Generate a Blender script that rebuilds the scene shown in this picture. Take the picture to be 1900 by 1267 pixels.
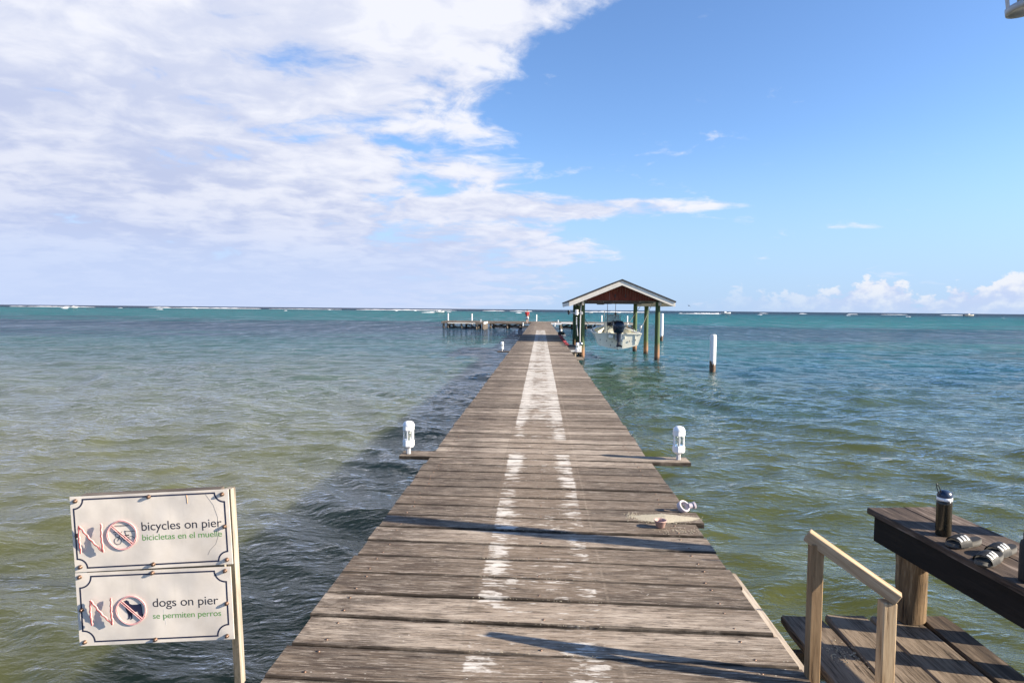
import bpy, math, random
import numpy as np
from mathutils import Vector, Matrix

# ------------------------------------------------------------------ scene, camera, world, sun
for o in list(bpy.data.objects):
    bpy.data.objects.remove(o)
scene = bpy.context.scene
COL = scene.collection
PI = math.pi
rad = math.radians

cd = bpy.data.cameras.new('camera')
cam = bpy.data.objects.new('camera', cd)
COL.objects.link(cam)
scene.camera = cam
cd.sensor_width = 36.0
cd.lens = 1200.0 / 1900.0 * 36.0
cd.clip_start = 0.05
cd.clip_end = 60000.0
yaw, pitch, roll, EYE = rad(2.53), rad(-2.84), rad(0.54), 1.75
fw = Vector((-math.sin(yaw) * math.cos(pitch), math.cos(yaw) * math.cos(pitch), math.sin(pitch)))
rt = Vector((math.cos(yaw), math.sin(yaw), 0))
up = rt.cross(fw)
r2 = rt * math.cos(roll) + up * math.sin(roll)
u2 = -rt * math.sin(roll) + up * math.cos(roll)
cam.matrix_world = Matrix(((r2.x, u2.x, -fw.x, 0), (r2.y, u2.y, -fw.y, 0), (r2.z, u2.z, -fw.z, EYE), (0, 0, 0, 1)))

scene.view_settings.view_transform = 'Standard'
scene.view_settings.look = 'None'
scene.view_settings.gamma = 1.0
scene.view_settings.exposure = 1.385
scene.render.resolution_x = 1024
scene.render.resolution_y = 682

SUN_EL = rad(24.0)
SLOPE = 0.20                      # shadows run towards -x and slightly +y
SUN_AZ = math.atan2(1.0, -SLOPE)   # clockwise from +y
sdir = Vector((math.sin(SUN_AZ) * math.cos(SUN_EL), math.cos(SUN_AZ) * math.cos(SUN_EL), math.sin(SUN_EL)))
ld = bpy.data.lights.new('sun', 'SUN')
ld.energy = 5.0
ld.angle = rad(0.5)
ld.color = (1.0, 0.89, 0.73)
lo = bpy.data.objects.new('sun', ld)
COL.objects.link(lo)
lo.rotation_euler = sdir.to_track_quat('Z', 'Y').to_euler()


class G:
    """small helper to write node graphs"""
    def __init__(s, nt):
        s.nt = nt
        s.n = nt.nodes
        s.l = nt.links

    def put(s, sock, v):
        if v is None:
            return
        if hasattr(v, 'is_output') or isinstance(v, bpy.types.NodeSocket):
            s.l.new(v, sock)
        else:
            if isinstance(v, (tuple, list)) and sock.type == 'RGBA' and len(v) == 3:
                v = (*v, 1)
            sock.default_value = v

    def math(s, op, a, b=None, c=None, clamp=False):
        n = s.n.new('ShaderNodeMath'); n.operation = op; n.use_clamp = clamp
        s.put(n.inputs[0], a); s.put(n.inputs[1], b); s.put(n.inputs[2], c)
        return n.outputs[0]

    def add(s, a, b): return s.math('ADD', a, b)
    def sub(s, a, b): return s.math('SUBTRACT', a, b)
    def mul(s, a, b): return s.math('MULTIPLY', a, b)

    def vmath(s, op, a, b=None):
        n = s.n.new('ShaderNodeVectorMath'); n.operation = op
        s.put(n.inputs[0], a)
        if b is not None: s.put(n.inputs[1], b)
        return n.outputs[0]

    def mix(s, f, a, b, mode='MIX'):
        n = s.n.new('ShaderNodeMix'); n.data_type = 'RGBA'; n.blend_type = mode
        s.put(n.inputs[0], f); s.put(n.inputs[6], a); s.put(n.inputs[7], b)
        return n.outputs[2]

    def noise(s, v, scale=1, detail=4, rough=0.5, dist=0.0, lac=2.0):
        n = s.n.new('ShaderNodeTexNoise')
        s.put(n.inputs['Vector'], v); s.put(n.inputs['Scale'], scale); s.put(n.inputs['Detail'], detail)
        s.put(n.inputs['Roughness'], rough); s.put(n.inputs['Distortion'], dist); s.put(n.inputs['Lacunarity'], lac)
        return n.outputs[0]

    def ramp(s, f, stops, interp='LINEAR'):
        n = s.n.new('ShaderNodeValToRGB'); cr = n.color_ramp; cr.interpolation = interp
        while len(cr.elements) < len(stops): cr.elements.new(0.5)
        for e, (p, c) in zip(cr.elements, stops):
            e.position = p
            e.color = (c, c, c, 1) if not isinstance(c, (tuple, list)) else (*c[:3], 1)
        s.put(n.inputs[0], f)
        return n.outputs[0]

    def sep(s, v):
        n = s.n.new('ShaderNodeSeparateXYZ'); s.put(n.inputs[0], v); return n.outputs

    def comb(s, x, y, z):
        n = s.n.new('ShaderNodeCombineXYZ'); s.put(n.inputs[0], x); s.put(n.inputs[1], y); s.put(n.inputs[2], z)
        return n.outputs[0]

    def mr(s, v, a, b, c=0.0, d=1.0, smooth=False):
        n = s.n.new('ShaderNodeMapRange'); n.clamp = True
        if smooth: n.interpolation_type = 'SMOOTHSTEP'
        s.put(n.inputs[0], v); s.put(n.inputs[1], a); s.put(n.inputs[2], b); s.put(n.inputs[3], c); s.put(n.inputs[4], d)
        return n.outputs[0]

    def bump(s, h, dist=0.01, strength=1.0, normal=None):
        n = s.n.new('ShaderNodeBump'); s.put(n.inputs['Height'], h); s.put(n.inputs['Distance'], dist)
        s.put(n.inputs['Strength'], strength)
        if normal is not None: s.put(n.inputs['Normal'], normal)
        return n.outputs[0]


# world: physical sky with a cloud bank laid out in sky directions
world = bpy.data.worlds.new('World')
scene.world = world
world.use_nodes = True
wn = world.node_tree
wn.nodes.clear()
g = G(wn)
out = wn.nodes.new('ShaderNodeOutputWorld')
bgn = wn.nodes.new('ShaderNodeBackground')
sky = wn.nodes.new('ShaderNodeTexSky')
sky.sky_type = 'NISHITA'
sky.sun_disc = False
sky.sun_elevation = SUN_EL
sky.sun_rotation = SUN_AZ
sky.altitude = 0
sky.air_density = 1.0
sky.dust_density = 0.4
sky.ozone_density = 2.2
tc = wn.nodes.new('ShaderNodeTexCoord')
D = g.vmath('NORMALIZE', tc.outputs['Generated'])
dx, dy, dz = g.sep(D)
az = g.math('ARCTAN2', dx, dy)            # 0 along the pier, positive to the right
el = g.math('ARCSINE', dz)
zc = g.math('MAXIMUM', dz, 0.0)
pz = g.add(zc, 0.20)
P = g.comb(g.math('DIVIDE', dx, pz), g.math('DIVIDE', dy, pz), 0.0)   # a flat cloud deck
# streaky detail follows a direction in the deck plane
rotn = wn.nodes.new('ShaderNodeVectorRotate'); rotn.rotation_type = 'Z_AXIS'
g.put(rotn.inputs['Vector'], P); rotn.inputs['Angle'].default_value = rad(-18)
Ps = g.vmath('MULTIPLY', rotn.outputs[0], (0.95, 1.1, 1.0))
warp = g.noise(P, 1.8, 3, 0.5)
Pw = g.vmath('ADD', Ps, g.comb(g.mul(warp, 0.8), g.mul(warp, -0.5), 0.0))
n1 = g.noise(Pw, 2.3, 9, 0.58)           # main puffs
n2 = g.noise(g.vmath('ADD', Pw, (7.3, 2.1, 0)), 0.9, 6, 0.55)   # brightness patches
n4 = g.noise(g.vmath('ADD', Ps, (1.7, 4.4, 0)), 6.5, 6, 0.55, 0.4)   # small puffs
n3 = g.noise(g.vmath('ADD', Ps, (3.3, 9.1, 0)), 5.5, 7, 0.62)    # wisps
# right-hand boundary of the bank as azimuth over elevation
eln = g.mul(el, 1.0 / 0.6)
edge = g.ramp(eln, [(0.0, 0.50), (0.10, 0.60), (0.16, 0.60), (0.215, 0.52), (0.245, 0.76), (0.265, 0.76), (0.30, 0.54),
                    (0.40, 0.42), (0.55, 0.45), (0.66, 0.57), (0.74, 0.64), (0.80, 0.645), (1.0, 0.66)])
edge = g.mr(edge, 0, 1, -0.5, 0.5)
sd = g.sub(edge, az)
wrapm = g.mul(g.mr(az, -1.25, -0.85, 0, 1), g.mr(el, 0.80, 0.55, 0, 1))
cov = g.add(g.mr(sd, -0.09, 0.10, 0.0, 0.62), g.mr(sd, 0.10, 0.60, 0.0, 0.48))
cov2 = g.add(g.mul(g.sub(n1, 0.5), 3.4), g.add(g.mul(cov, 1.40), -0.46))
cov2 = g.add(cov2, g.mul(g.sub(n3, 0.5), 0.8))
cov2 = g.add(cov2, g.mul(g.sub(n4, 0.5), 0.9))
dens = g.mr(cov2, -0.02, 0.62, 0.0, 1.0, True)
lowfade = g.mr(el, 0.0, 0.10, 0.55, 1.0)
dens = g.mul(g.mul(dens, lowfade), wrapm)
# thin stray wisps out in the blue
w2 = g.mul(g.mr(n3, 0.60, 0.78, 0, 0.55, True), g.mr(sd, -0.42, -0.05, 0, 1))
w2 = g.mul(w2, g.mr(el, 0.08, 0.2, 0, 1))
dens = g.math('MAXIMUM', dens, w2)
# horizon cumulus on the right
c3 = g.noise(g.vmath('MULTIPLY', D, (1, 1, 1.5)), 40, 7, 0.60)
hh = g.noise(g.comb(g.mul(az, 7.0), 0.37, 0.0), 1.6, 2, 0.5)
top = g.mul(g.mr(hh, 0.34, 0.62, 0.012, 0.050), g.mr(az, 0.10, 0.50, 0.25, 1.0))
cum = g.mr(g.add(g.sub(top, el), g.mul(g.sub(c3, 0.5), 0.085)), -0.001, 0.009, 0, 1, True)
cum = g.mul(cum, g.mr(az, 0.22, 0.46, 0.05, 0.75))
cum = g.mul(cum, g.mr(el, -0.01, 0.035, 0.25, 1))

# colours (before the 0.1 strength)
bright = g.mr(g.add(g.add(g.mul(n1, 0.40), g.mul(n2, 0.30)), g.mul(n4, 0.30)), 0.42, 0.58, 0, 1, True)
rightness = g.mr(az, -0.75, 0.05, 0.0, 0.35)
highness = g.mr(el, 0.06, 0.36, -0.22, 0.30)
bright = g.math('ADD', g.math('ADD', g.mul(bright, 0.72), rightness), highness, clamp=True)
ccol = g.mix(bright, (2.65, 3.02, 4.25), (4.65, 4.75, 5.2))
skyc = g.mix(1.0, sky.outputs[0], (0.80, 0.96, 1.20), 'MULTIPLY')
hz = g.mr(el, 0.0, 0.26, 0.85, 0.0, True)
skyc = g.mix(hz, skyc, (2.3, 3.3, 4.95))
cumc = g.mix(g.mr(g.add(c3, g.mul(el, 3.0)), 0.45, 0.72, 0, 1, True), (3.1, 3.4, 4.7), (5.0, 4.9, 5.0))
c = g.mix(dens, skyc, ccol)
lowh = g.mul(g.mr(el, 0.17, 0.02, 0, 0.80, True), g.mr(sd, -0.12, 0.30, 0, 1, True))
c = g.mix(lowh, c, (3.05, 3.60, 5.0))
c = g.mix(cum, c, cumc)
g.put(bgn.inputs['Color'], c)
bgn.inputs['Strength'].default_value = 0.075
wn.links.new(bgn.outputs[0], out.inputs[0])


# ------------------------------------------------------------------ helpers
def tag(o, label=None, cat=None, group=None, kind=None):
    if label: o['label'] = label
    if cat: o['category'] = cat
    if group: o['group'] = group
    if kind: o['kind'] = kind
    return o


def thing(name, loc, label, cat, group=None, rot=None):
    o = bpy.data.objects.new(name, None)
    o.empty_display_size = 0.2
    COL.objects.link(o)
    o.location = loc
    if rot: o.rotation_euler = rot
    return tag(o, label, cat, group)


def copy_tree(o, parent=None):
    c = o.copy(); COL.objects.link(c)
    if parent is not None:
        c.parent = parent
        c.matrix_parent_inverse = o.matrix_parent_inverse.copy()
    for ch in list(o.children):
        copy_tree(ch, c)
    return c


class MB:
    def __init__(s):
        s.v = []; s.f = []; s.m = []; s.s = []; s.r = []; s.e = []; s.ev = None
        s.mat = 0; s.sm = False; s.rnd = 0.5

    def _add(s, vs, fs, smooth=None):
        b = len(s.v)
        s.v += [tuple(v) for v in vs]
        s.r += [s.rnd] * len(vs)
        s.e += ([s.ev[i % len(s.ev)] for i in range(len(vs))] if s.ev else [0.0] * len(vs))
        for f in fs:
            s.f.append([b + i for i in f]); s.m.append(s.mat)
            s.s.append(s.sm if smooth is None else smooth)

    def box(s, lo, hi, bev=0.0, M=None):
        (x0, y0, z0), (x1, y1, z1) = lo, hi
        b = bev
        if b <= 0:
            vs = [(x, y, z) for z in (z0, z1) for y in (y0, y1) for x in (x0, x1)]
            fs = [(0, 2, 3, 1), (4, 5, 7, 6), (0, 1, 5, 4), (2, 6, 7, 3), (0, 4, 6, 2), (1, 3, 7, 5)]
        else:
            vs = []; fs = []; idx = {}
            for ix, x in enumerate((x0, x1)):
                for iy, y in enumerate((y0, y1)):
                    for iz, z in enumerate((z0, z1)):
                        sx, sy, sz = (1 - 2 * ix) * b, (1 - 2 * iy) * b, (1 - 2 * iz) * b
                        for a, p in enumerate(((x, y + sy, z + sz), (x + sx, y, z + sz), (x + sx, y + sy, z))):
                            idx[(ix, iy, iz, a)] = len(vs); vs.append(p)
            I = idx
            def q(*k): fs.append([I[j] for j in k])
            for i in (0, 1):
                q((i, 0, 0, 0), (i, 1, 0, 0), (i, 1, 1, 0), (i, 0, 1, 0))
                q((0, i, 0, 1), (1, i, 0, 1), (1, i, 1, 1), (0, i, 1, 1))
                q((0, 0, i, 2), (1, 0, i, 2), (1, 1, i, 2), (0, 1, i, 2))
            for i in (0, 1):
                for j in (0, 1):
                    q((i, j, 0, 0), (i, j, 1, 0), (i, j, 1, 1), (i, j, 0, 1))
                    q((i, 0, j, 0), (i, 1, j, 0), (i, 1, j, 2), (i, 0, j, 2))
                    q((0, i, j, 1), (1, i, j, 1), (1, i, j, 2), (0, i, j, 2))
                    for k in (0, 1):
                        fs.append([I[(i, j, k, 0)], I[(i, j, k, 1)], I[(i, j, k, 2)]])
            c = Vector(((x0 + x1) / 2, (y0 + y1) / 2, (z0 + z1) / 2))
            ff = []
            for f in fs:
                p = [Vector(vs[i]) for i in f]
                n = (p[1] - p[0]).cross(p[2] - p[0])
                if n.dot(sum(p, Vector()) / len(p) - c) < 0: f = f[::-1]
                ff.append(f)
            fs = ff
        if M is not None: vs = [M @ Vector(v) for v in vs]
        s._add(vs, fs)

    def beam(s, a, b, w, h, up=(0, 0, 1), bev=0.0):
        """box from a to b, width w sideways, height h along up"""
        a = Vector(a); b = Vector(b); d = b - a; L = d.length; d.normalize()
        side = d.cross(Vector(up)).normalized(); u = side.cross(d)
        M = Matrix(((d.x, side.x, u.x, a.x), (d.y, side.y, u.y, a.y), (d.z, side.z, u.z, a.z), (0, 0, 0, 1)))
        s.box((0, -w / 2, -h / 2), (L, w / 2, h / 2), bev, M)

    def tube(s, pts, r, n=8, cap=True, closed=False):
        pts = [Vector(p) for p in pts]
        rs = r if isinstance(r, (list, tuple)) else [r] * len(pts)
        vs = []; fs = []; prev = None
        m = len(pts)
        for i, p in enumerate(pts):
            if closed: t = pts[(i + 1) % m] - pts[i - 1]
            else: t = pts[min(i + 1, m - 1)] - pts[max(i - 1, 0)]
            t.normalize()
            if prev is None:
                ref = Vector((0, 0, 1)) if abs(t.z) < 0.9 else Vector((1, 0, 0))
                a = t.cross(ref).normalized()
            else:
                a = (prev - t * prev.dot(t)).normalized()
            prev = a; b = t.cross(a)
            for k in range(n):
                an = 2 * PI * k / n
                vs.append(p + (a * math.cos(an) + b * math.sin(an)) * rs[i])
        for i in range(m if closed else m - 1):
            j = (i + 1) % m
            for k in range(n):
                k2 = (k + 1) % n
                fs.append((i * n + k, i * n + k2, j * n + k2, j * n + k))
        s._add(vs, fs, True)
        if cap and not closed:
            s._add(vs[:n], [tuple(range(n))[::-1]], False)
            s._add(vs[-n:], [tuple(range(n))], False)

    def lathe(s, c, prof, n=16, M=None, smooth=True, rot=0.0):
        """prof: list of (radius, z)"""
        c = Vector(c); vs = []; fs = []
        for (r, z) in prof:
            for k in range(n):
                a = 2 * PI * k / n + rot
                v = Vector((r * math.cos(a), r * math.sin(a), z))
                if M is not None: v = M @ v
                vs.append(v + c)
        for i in range(len(prof) - 1):
            for k in range(n):
                k2 = (k + 1) % n
                fs.append((i * n + k, i * n + k2, (i + 1) * n + k2, (i + 1) * n + k))
        s._add(vs, fs, smooth)
        if prof[0][0] > 1e-5: s._add(vs[:n], [tuple(range(n))[::-1]], False)
        if prof[-1][0] > 1e-5: s._add(vs[-n:], [tuple(range(n))], False)

    def prism(s, poly, z0, z1, M=None):
        n = len(poly)
        vs = [(x, y, z0) for x, y in poly] + [(x, y, z1) for x, y in poly]
        if M is not None: vs = [M @ Vector(v) for v in vs]
        fs = [tuple(range(n))[::-1], tuple(range(n, 2 * n))] + [(i, (i + 1) % n, n + (i + 1) % n, n + i) for i in range(n)]
        s._add(vs, fs)

    def grid(s, rows, closed=False, smooth=True):
        """rows: list of equal-length point lists"""
        m = len(rows[0]); vs = [p for r in rows for p in r]; fs = []
        for i in range(len(rows) - 1):
            for k in range(m if closed else m - 1):
                k2 = (k + 1) % m
                fs.append((i * m + k, i * m + k2, (i + 1) * m + k2, (i + 1) * m + k))
        s._add(vs, fs, smooth)

    def build(s, name, mats, parent=None, origin=None, rnd=False):
        """vertices are in world space; with a parent they become relative to the parent's location"""
        if not isinstance(mats, (list, tuple)): mats = [mats]
        org = Vector((0, 0, 0))
        if origin is not None: org = Vector(origin)
        me = bpy.data.meshes.new(name)
        me.from_pydata([tuple(Vector(v) - org) for v in s.v], [], s.f)
        for m in mats: me.materials.append(m)
        me.polygons.foreach_set('material_index', s.m)
        me.polygons.foreach_set('use_smooth', s.s)
        if rnd:
            at = me.attributes.new('rnd', 'FLOAT', 'POINT')
            at.data.foreach_set('value', s.r)
            at = me.attributes.new('rim', 'FLOAT', 'POINT')
            at.data.foreach_set('value', s.e)
        me.update()
        o = bpy.data.objects.new(name, me)
        COL.objects.link(o)
        if parent is not None: o.parent = parent
        elif origin is not None: o.location = org
        return o


def new_mat(name):
    m = bpy.data.materials.new(name); m.use_nodes = True
    nt = m.node_tree; nt.nodes.clear()
    g = G(nt)
    o = nt.nodes.new('ShaderNodeOutputMaterial')
    p = nt.nodes.new('ShaderNodeBsdfPrincipled')
    nt.links.new(p.outputs[0], o.inputs[0])
    return m, g, p


def setp(g, p, **k):
    names = {'color': 'Base Color', 'rough': 'Roughness', 'metal': 'Metallic', 'normal': 'Normal', 'spec': 'Specular IOR Level',
             'ior': 'IOR', 'trans': 'Transmission Weight', 'coat': 'Coat Weight', 'alpha': 'Alpha', 'coatr': 'Coat Roughness'}
    for a, b in k.items(): g.put(p.inputs[names[a]], b)


def obj_co(g):
    n = g.n.new('ShaderNodeTexCoord'); return n.outputs['Object']


def world_pos(g):
    n = g.n.new('ShaderNodeNewGeometry'); return n.outputs['Position']


def simple(name, col, rough=0.5, metal=0.0, var=0.15, scale=8.0, bump=0.0, **k):
    m, g, p = new_mat(name)
    co = obj_co(g)
    n = g.noise(co, scale, 5, 0.6)
    lo = tuple(c * (1 - var) for c in col); hi = tuple(min(1, c * (1 + var)) for c in col)
    cc = g.mix(g.mr(n, 0.3, 0.7), lo, hi)
    setp(g, p, color=cc, rough=g.mr(n, 0.3, 0.7, max(0.02, rough - 0.08), min(1, rough + 0.08)), metal=metal, **k)
    if bump: setp(g, p, normal=g.bump(n, bump))
    return m


def wood(name, dark, mid, light, axis='x', rnd=True, scale=1.0, bump=0.0025, grain=1.0, rough=0.85, contrast=1.0):
    """weathered timber, grain along axis, optional per-board attribute rnd"""
    m, g, p = new_mat(name)
    co = obj_co(g)
    if rnd:
        at = g.n.new('ShaderNodeAttribute'); at.attribute_name = 'rnd'
        r = at.outputs['Fac']
        co = g.vmath('ADD', co, g.comb(g.mul(r, 37.0), g.mul(r, 91.0), g.mul(r, 53.0)))
    else:
        r = 0.5
    k = {'x': (2.6, 34, 34), 'y': (34, 2.6, 34), 'z': (34, 34, 2.6)}[axis]
    k2 = {'x': (7, 110, 110), 'y': (110, 7, 110), 'z': (110, 110, 7)}[axis]
    k3 = {'x': (0.8, 4, 4), 'y': (4, 0.8, 4), 'z': (4, 4, 0.8)}[axis]
    a = g.noise(g.vmath('MULTIPLY', co, k), scale, 6, 0.62, 0.25)
    b = g.noise(g.vmath('MULTIPLY', co, k2), scale, 4, 0.6)
    c = g.noise(g.vmath('MULTIPLY', co, k3), scale, 4, 0.6)
    f = g.add(g.add(g.mul(a, 0.5), g.mul(b, 0.3)), g.mul(c, 0.38))
    f = g.add(f, g.mul(g.sub(r, 0.5), 0.26)) if rnd else f
    cc = g.ramp(f, [(0.59 - 0.20 * contrast, dark), (0.59, mid), (0.59 + 0.15 * contrast, light)])
    crack = g.mr(a, 0.33, 0.40, 1.0, 0.0)
    crack = g.mul(crack, g.mr(b, 0.35, 0.6, 1, 0.2))
    cc = g.mix(g.mul(crack, 0.75), cc, tuple(x * 0.25 for x in dark))
    h = g.sub(g.add(g.mul(a, 0.7), g.mul(b, 0.5)), g.mul(crack, 0.6))
    setp(g, p, color=cc, rough=rough, spec=0.25, normal=g.bump(h, bump * grain))
    return m, g, p, cc, h, co


rng = random.Random(5)

# ------------------------------------------------------------------ materials
# deck boards: silvery brown planks, worn centre lane, white paint remnants
M_deck, g, p, cc, hgt, co = wood('weathered_deck_wood', (0.036, 0.024, 0.016), (0.215, 0.163, 0.118), (0.46, 0.38, 0.30), 'x')
W = world_pos(g)
wx, wy, wz = g.sep(W)
big = g.noise(g.vmath('MULTIPLY', W, (0.7, 0.9, 1)), 1.0, 4, 0.6)
edgew = g.mr(g.add(g.math('ABSOLUTE', wx), g.mul(g.sub(big, 0.5), 0.9)), 0.35, 1.0, 0, 1, True)
leftw = g.mr(wx, 0.4, -0.9, 0.35, 1)
grime = g.noise(g.vmath('MULTIPLY', W, (3, 7, 3)), 1.0, 6, 0.7)
gm = g.mul(g.mul(edgew, leftw), g.mr(grime, 0.36, 0.55, 0, 1))
cc = g.mix(g.mul(gm, 0.85), cc, (0.045, 0.028, 0.019))
lane = g.mr(g.math('ABSOLUTE', wx), 0.36, 0.42, 1, 0)
cc = g.mix(g.mul(lane, 0.42), cc, (0.22, 0.160, 0.110))
# traffic dirt band in front of nine metres
brown = g.mr(g.noise(g.vmath('MULTIPLY', W, (0.35, 1.6, 1)), 1.0, 3, 0.6), 0.45, 0.65, 0, 1)
cc = g.mix(g.mul(brown, 0.40), cc, (0.115, 0.078, 0.052))
mid = g.noise(g.vmath('MULTIPLY', co, (4.0, 30, 20)), 1.0, 7, 0.70, 0.2)
mid2 = g.noise(g.vmath('MULTIPLY', co, (9.0, 75, 40)), 1.0, 6, 0.72, 0.1)
cc = g.mix(g.mr(mid, 0.46, 0.38, 0, 0.60), cc, (0.050, 0.034, 0.024))
cc = g.mix(g.mr(mid2, 0.445, 0.395, 0, 0.85), cc, (0.028, 0.019, 0.013))
cc = g.mix(g.mr(mid, 0.56, 0.66, 0, 0.45), cc, (0.46, 0.39, 0.32))
cc = g.mix(g.mr(mid2, 0.57, 0.63, 0, 0.55), cc, (0.52, 0.45, 0.37))
# grime gathers along both rims of every board
ra = g.n.new('ShaderNodeAttribute'); ra.attribute_name = 'rim'
rimn = g.noise(g.vmath('MULTIPLY', W, (5, 9, 1)), 1.0, 4, 0.65)
rim = g.mr(g.add(g.math('ABSOLUTE', ra.outputs['Fac']), g.mul(g.sub(rimn, 0.5), 0.26)), 0.90, 1.0, 0, 1)
# white remnants: two edge strips of the lane near by, nearly solid lane further away
pn = g.noise(g.vmath('MULTIPLY', W, (5.0, 8.5, 1)), 1.0, 7, 0.68, 0.4)
pbig = g.noise(g.vmath('MULTIPLY', W, (1.6, 0.9, 1)), 1.0, 3, 0.5)
pst = g.noise(g.vmath('MULTIPLY', W, (5.0, 30, 1)), 1.0, 5, 0.68)
ax = g.math('ABSOLUTE', wx)
inl = g.mr(ax, 0.355, 0.385, 1, 0)
strip = g.mul(g.mul(g.mr(ax, 0.12, 0.27, 0, 1, True), g.mr(ax, 0.30, 0.36, 1, 0.75)), inl)
leftb = g.mr(wx, 0.0, 0.1, 0.022, 0.0)
far = g.mr(wy, 8.6, 12.5, 0, 1, True)
near = g.mr(wy, 3.2, 4.6, 0.0, 1.0)
gap = g.mr(g.math('ABSOLUTE', g.sub(wy, 8.25)), 0.25, 0.55, 0.0, 1.0)
amt = g.add(g.mul(strip, g.mul(g.mr(near, 0, 1, 0.050, 0.095), g.mr(far, 0, 1, 1, 0.45))), g.mul(g.mr(far, 0, 1, 0.050, 0.175), inl))
amt = g.add(amt, g.mul(leftb, strip))
score = g.add(g.add(g.mul(pn, 0.52), g.mul(pst, 0.62)), g.mul(pbig, 0.36))
pm = g.mr(g.add(score, g.mul(amt, gap)), 0.872, 0.945, 0, 1, True)
pm = g.mul(pm, inl)
pm = g.mul(pm, g.mr(wy, 54, 56, 1, 0))
cc = g.mix(g.mul(pm, 0.93), cc, g.mix(g.mr(grime, 0.4, 0.65), (0.66, 0.62, 0.56), (0.48, 0.43, 0.37)))
ln = g.mr(g.math('ABSOLUTE', g.sub(wx, 0.425)), 0.003, 0.012, 1, 0)
cc = g.mix(g.mul(g.mul(ln, 0.30), g.mr(pst, 0.42, 0.55, 0.1, 1)), cc, (0.40, 0.32, 0.24))
ln2 = g.mr(g.math('ABSOLUTE', g.add(wx, 0.40)), 0.004, 0.012, 1, 0)
cc = g.mix(g.mul(g.mul(ln2, 0.35), g.mr(grime, 0.4, 0.6, 0, 1)), cc, (0.07, 0.06, 0.05))
# pale specks of sand and droppings
sp = g.n.new('ShaderNodeTexVoronoi'); sp.inputs['Scale'].default_value = 16.0
g.put(sp.inputs['Vector'], g.vmath('MULTIPLY', W, (1, 1.6, 1)))
spm = g.mul(g.mr(sp.outputs['Distance'], 0.05, 0.09, 1, 0), g.mr(g.noise(W, 2.3, 2, 0.5), 0.52, 0.6, 0, 1))
cc = g.mix(g.mul(spm, 0.8), cc, (0.72, 0.68, 0.6))
# fine silver fibres
fib = g.noise(g.vmath('MULTIPLY', co, (6, 330, 60)), 1.0, 3, 0.7)
cc = g.mix(g.mr(fib, 0.50, 0.72, 0, 0.45), cc, (0.50, 0.44, 0.37))
cc = g.mix(g.mr(fib, 0.47, 0.33, 0, 0.75), cc, (0.040, 0.028, 0.020))
cc = g.mix(g.mul(rim, g.mr(grime, 0.35, 0.6, 0.65, 0.96)), cc, (0.022, 0.016, 0.011))
setp(g, p, color=cc, normal=g.bump(g.add(hgt, g.mul(fib, 0.5)), 0.0045))

M_landing = wood('landing_wood', (0.018, 0.012, 0.008), (0.080, 0.056, 0.036), (0.22, 0.168, 0.12), 'y', bump=0.004)[0]
M_frame = wood('frame_wood', (0.045, 0.035, 0.028), (0.12, 0.095, 0.075), (0.25, 0.21, 0.17), 'x', rnd=False)[0]
M_stringer = wood('stringer_wood', (0.045, 0.035, 0.028), (0.11, 0.088, 0.068), (0.20, 0.165, 0.13), 'y', rnd=False)[0]
M_trim = wood('trim_wood', (0.20, 0.155, 0.11), (0.38, 0.31, 0.235), (0.56, 0.48, 0.38), 'y', rnd=False)[0]
M_rail = wood('rail_wood', (0.12, 0.070, 0.034), (0.27, 0.180, 0.098), (0.44, 0.325, 0.20), 'z', rnd=True, bump=0.0012)[0]
M_railtop = wood('rail_top_wood', (0.15, 0.090, 0.046), (0.32, 0.225, 0.135), (0.50, 0.39, 0.26), 'x', rnd=True, bump=0.0012)[0]
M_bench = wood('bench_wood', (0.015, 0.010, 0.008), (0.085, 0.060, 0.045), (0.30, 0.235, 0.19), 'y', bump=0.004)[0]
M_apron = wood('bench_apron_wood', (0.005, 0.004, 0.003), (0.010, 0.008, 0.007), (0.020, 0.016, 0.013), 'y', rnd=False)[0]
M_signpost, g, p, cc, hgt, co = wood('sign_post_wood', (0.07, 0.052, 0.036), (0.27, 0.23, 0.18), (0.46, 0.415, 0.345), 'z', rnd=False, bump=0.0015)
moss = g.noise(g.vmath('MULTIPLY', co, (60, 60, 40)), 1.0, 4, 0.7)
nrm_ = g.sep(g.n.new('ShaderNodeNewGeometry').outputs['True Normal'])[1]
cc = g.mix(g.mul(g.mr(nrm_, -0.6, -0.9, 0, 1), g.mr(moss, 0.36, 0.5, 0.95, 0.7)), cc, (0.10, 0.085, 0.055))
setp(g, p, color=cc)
M_grey = wood('grey_timber', (0.07, 0.057, 0.045), (0.17, 0.14, 0.112), (0.32, 0.275, 0.225), 'x', rnd=False)[0]
M_pale = wood('pale_timber', (0.40, 0.36, 0.30), (0.62, 0.57, 0.49), (0.78, 0.73, 0.65), 'x', rnd=False)[0]

# log of the bench: bark-brown with a stripped golden side
M_log, g, p, cc, hgt, co = wood('bench_log', (0.050, 0.032, 0.018), (0.185, 0.120, 0.064), (0.42, 0.315, 0.19), 'z', rnd=False, bump=0.008)


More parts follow.
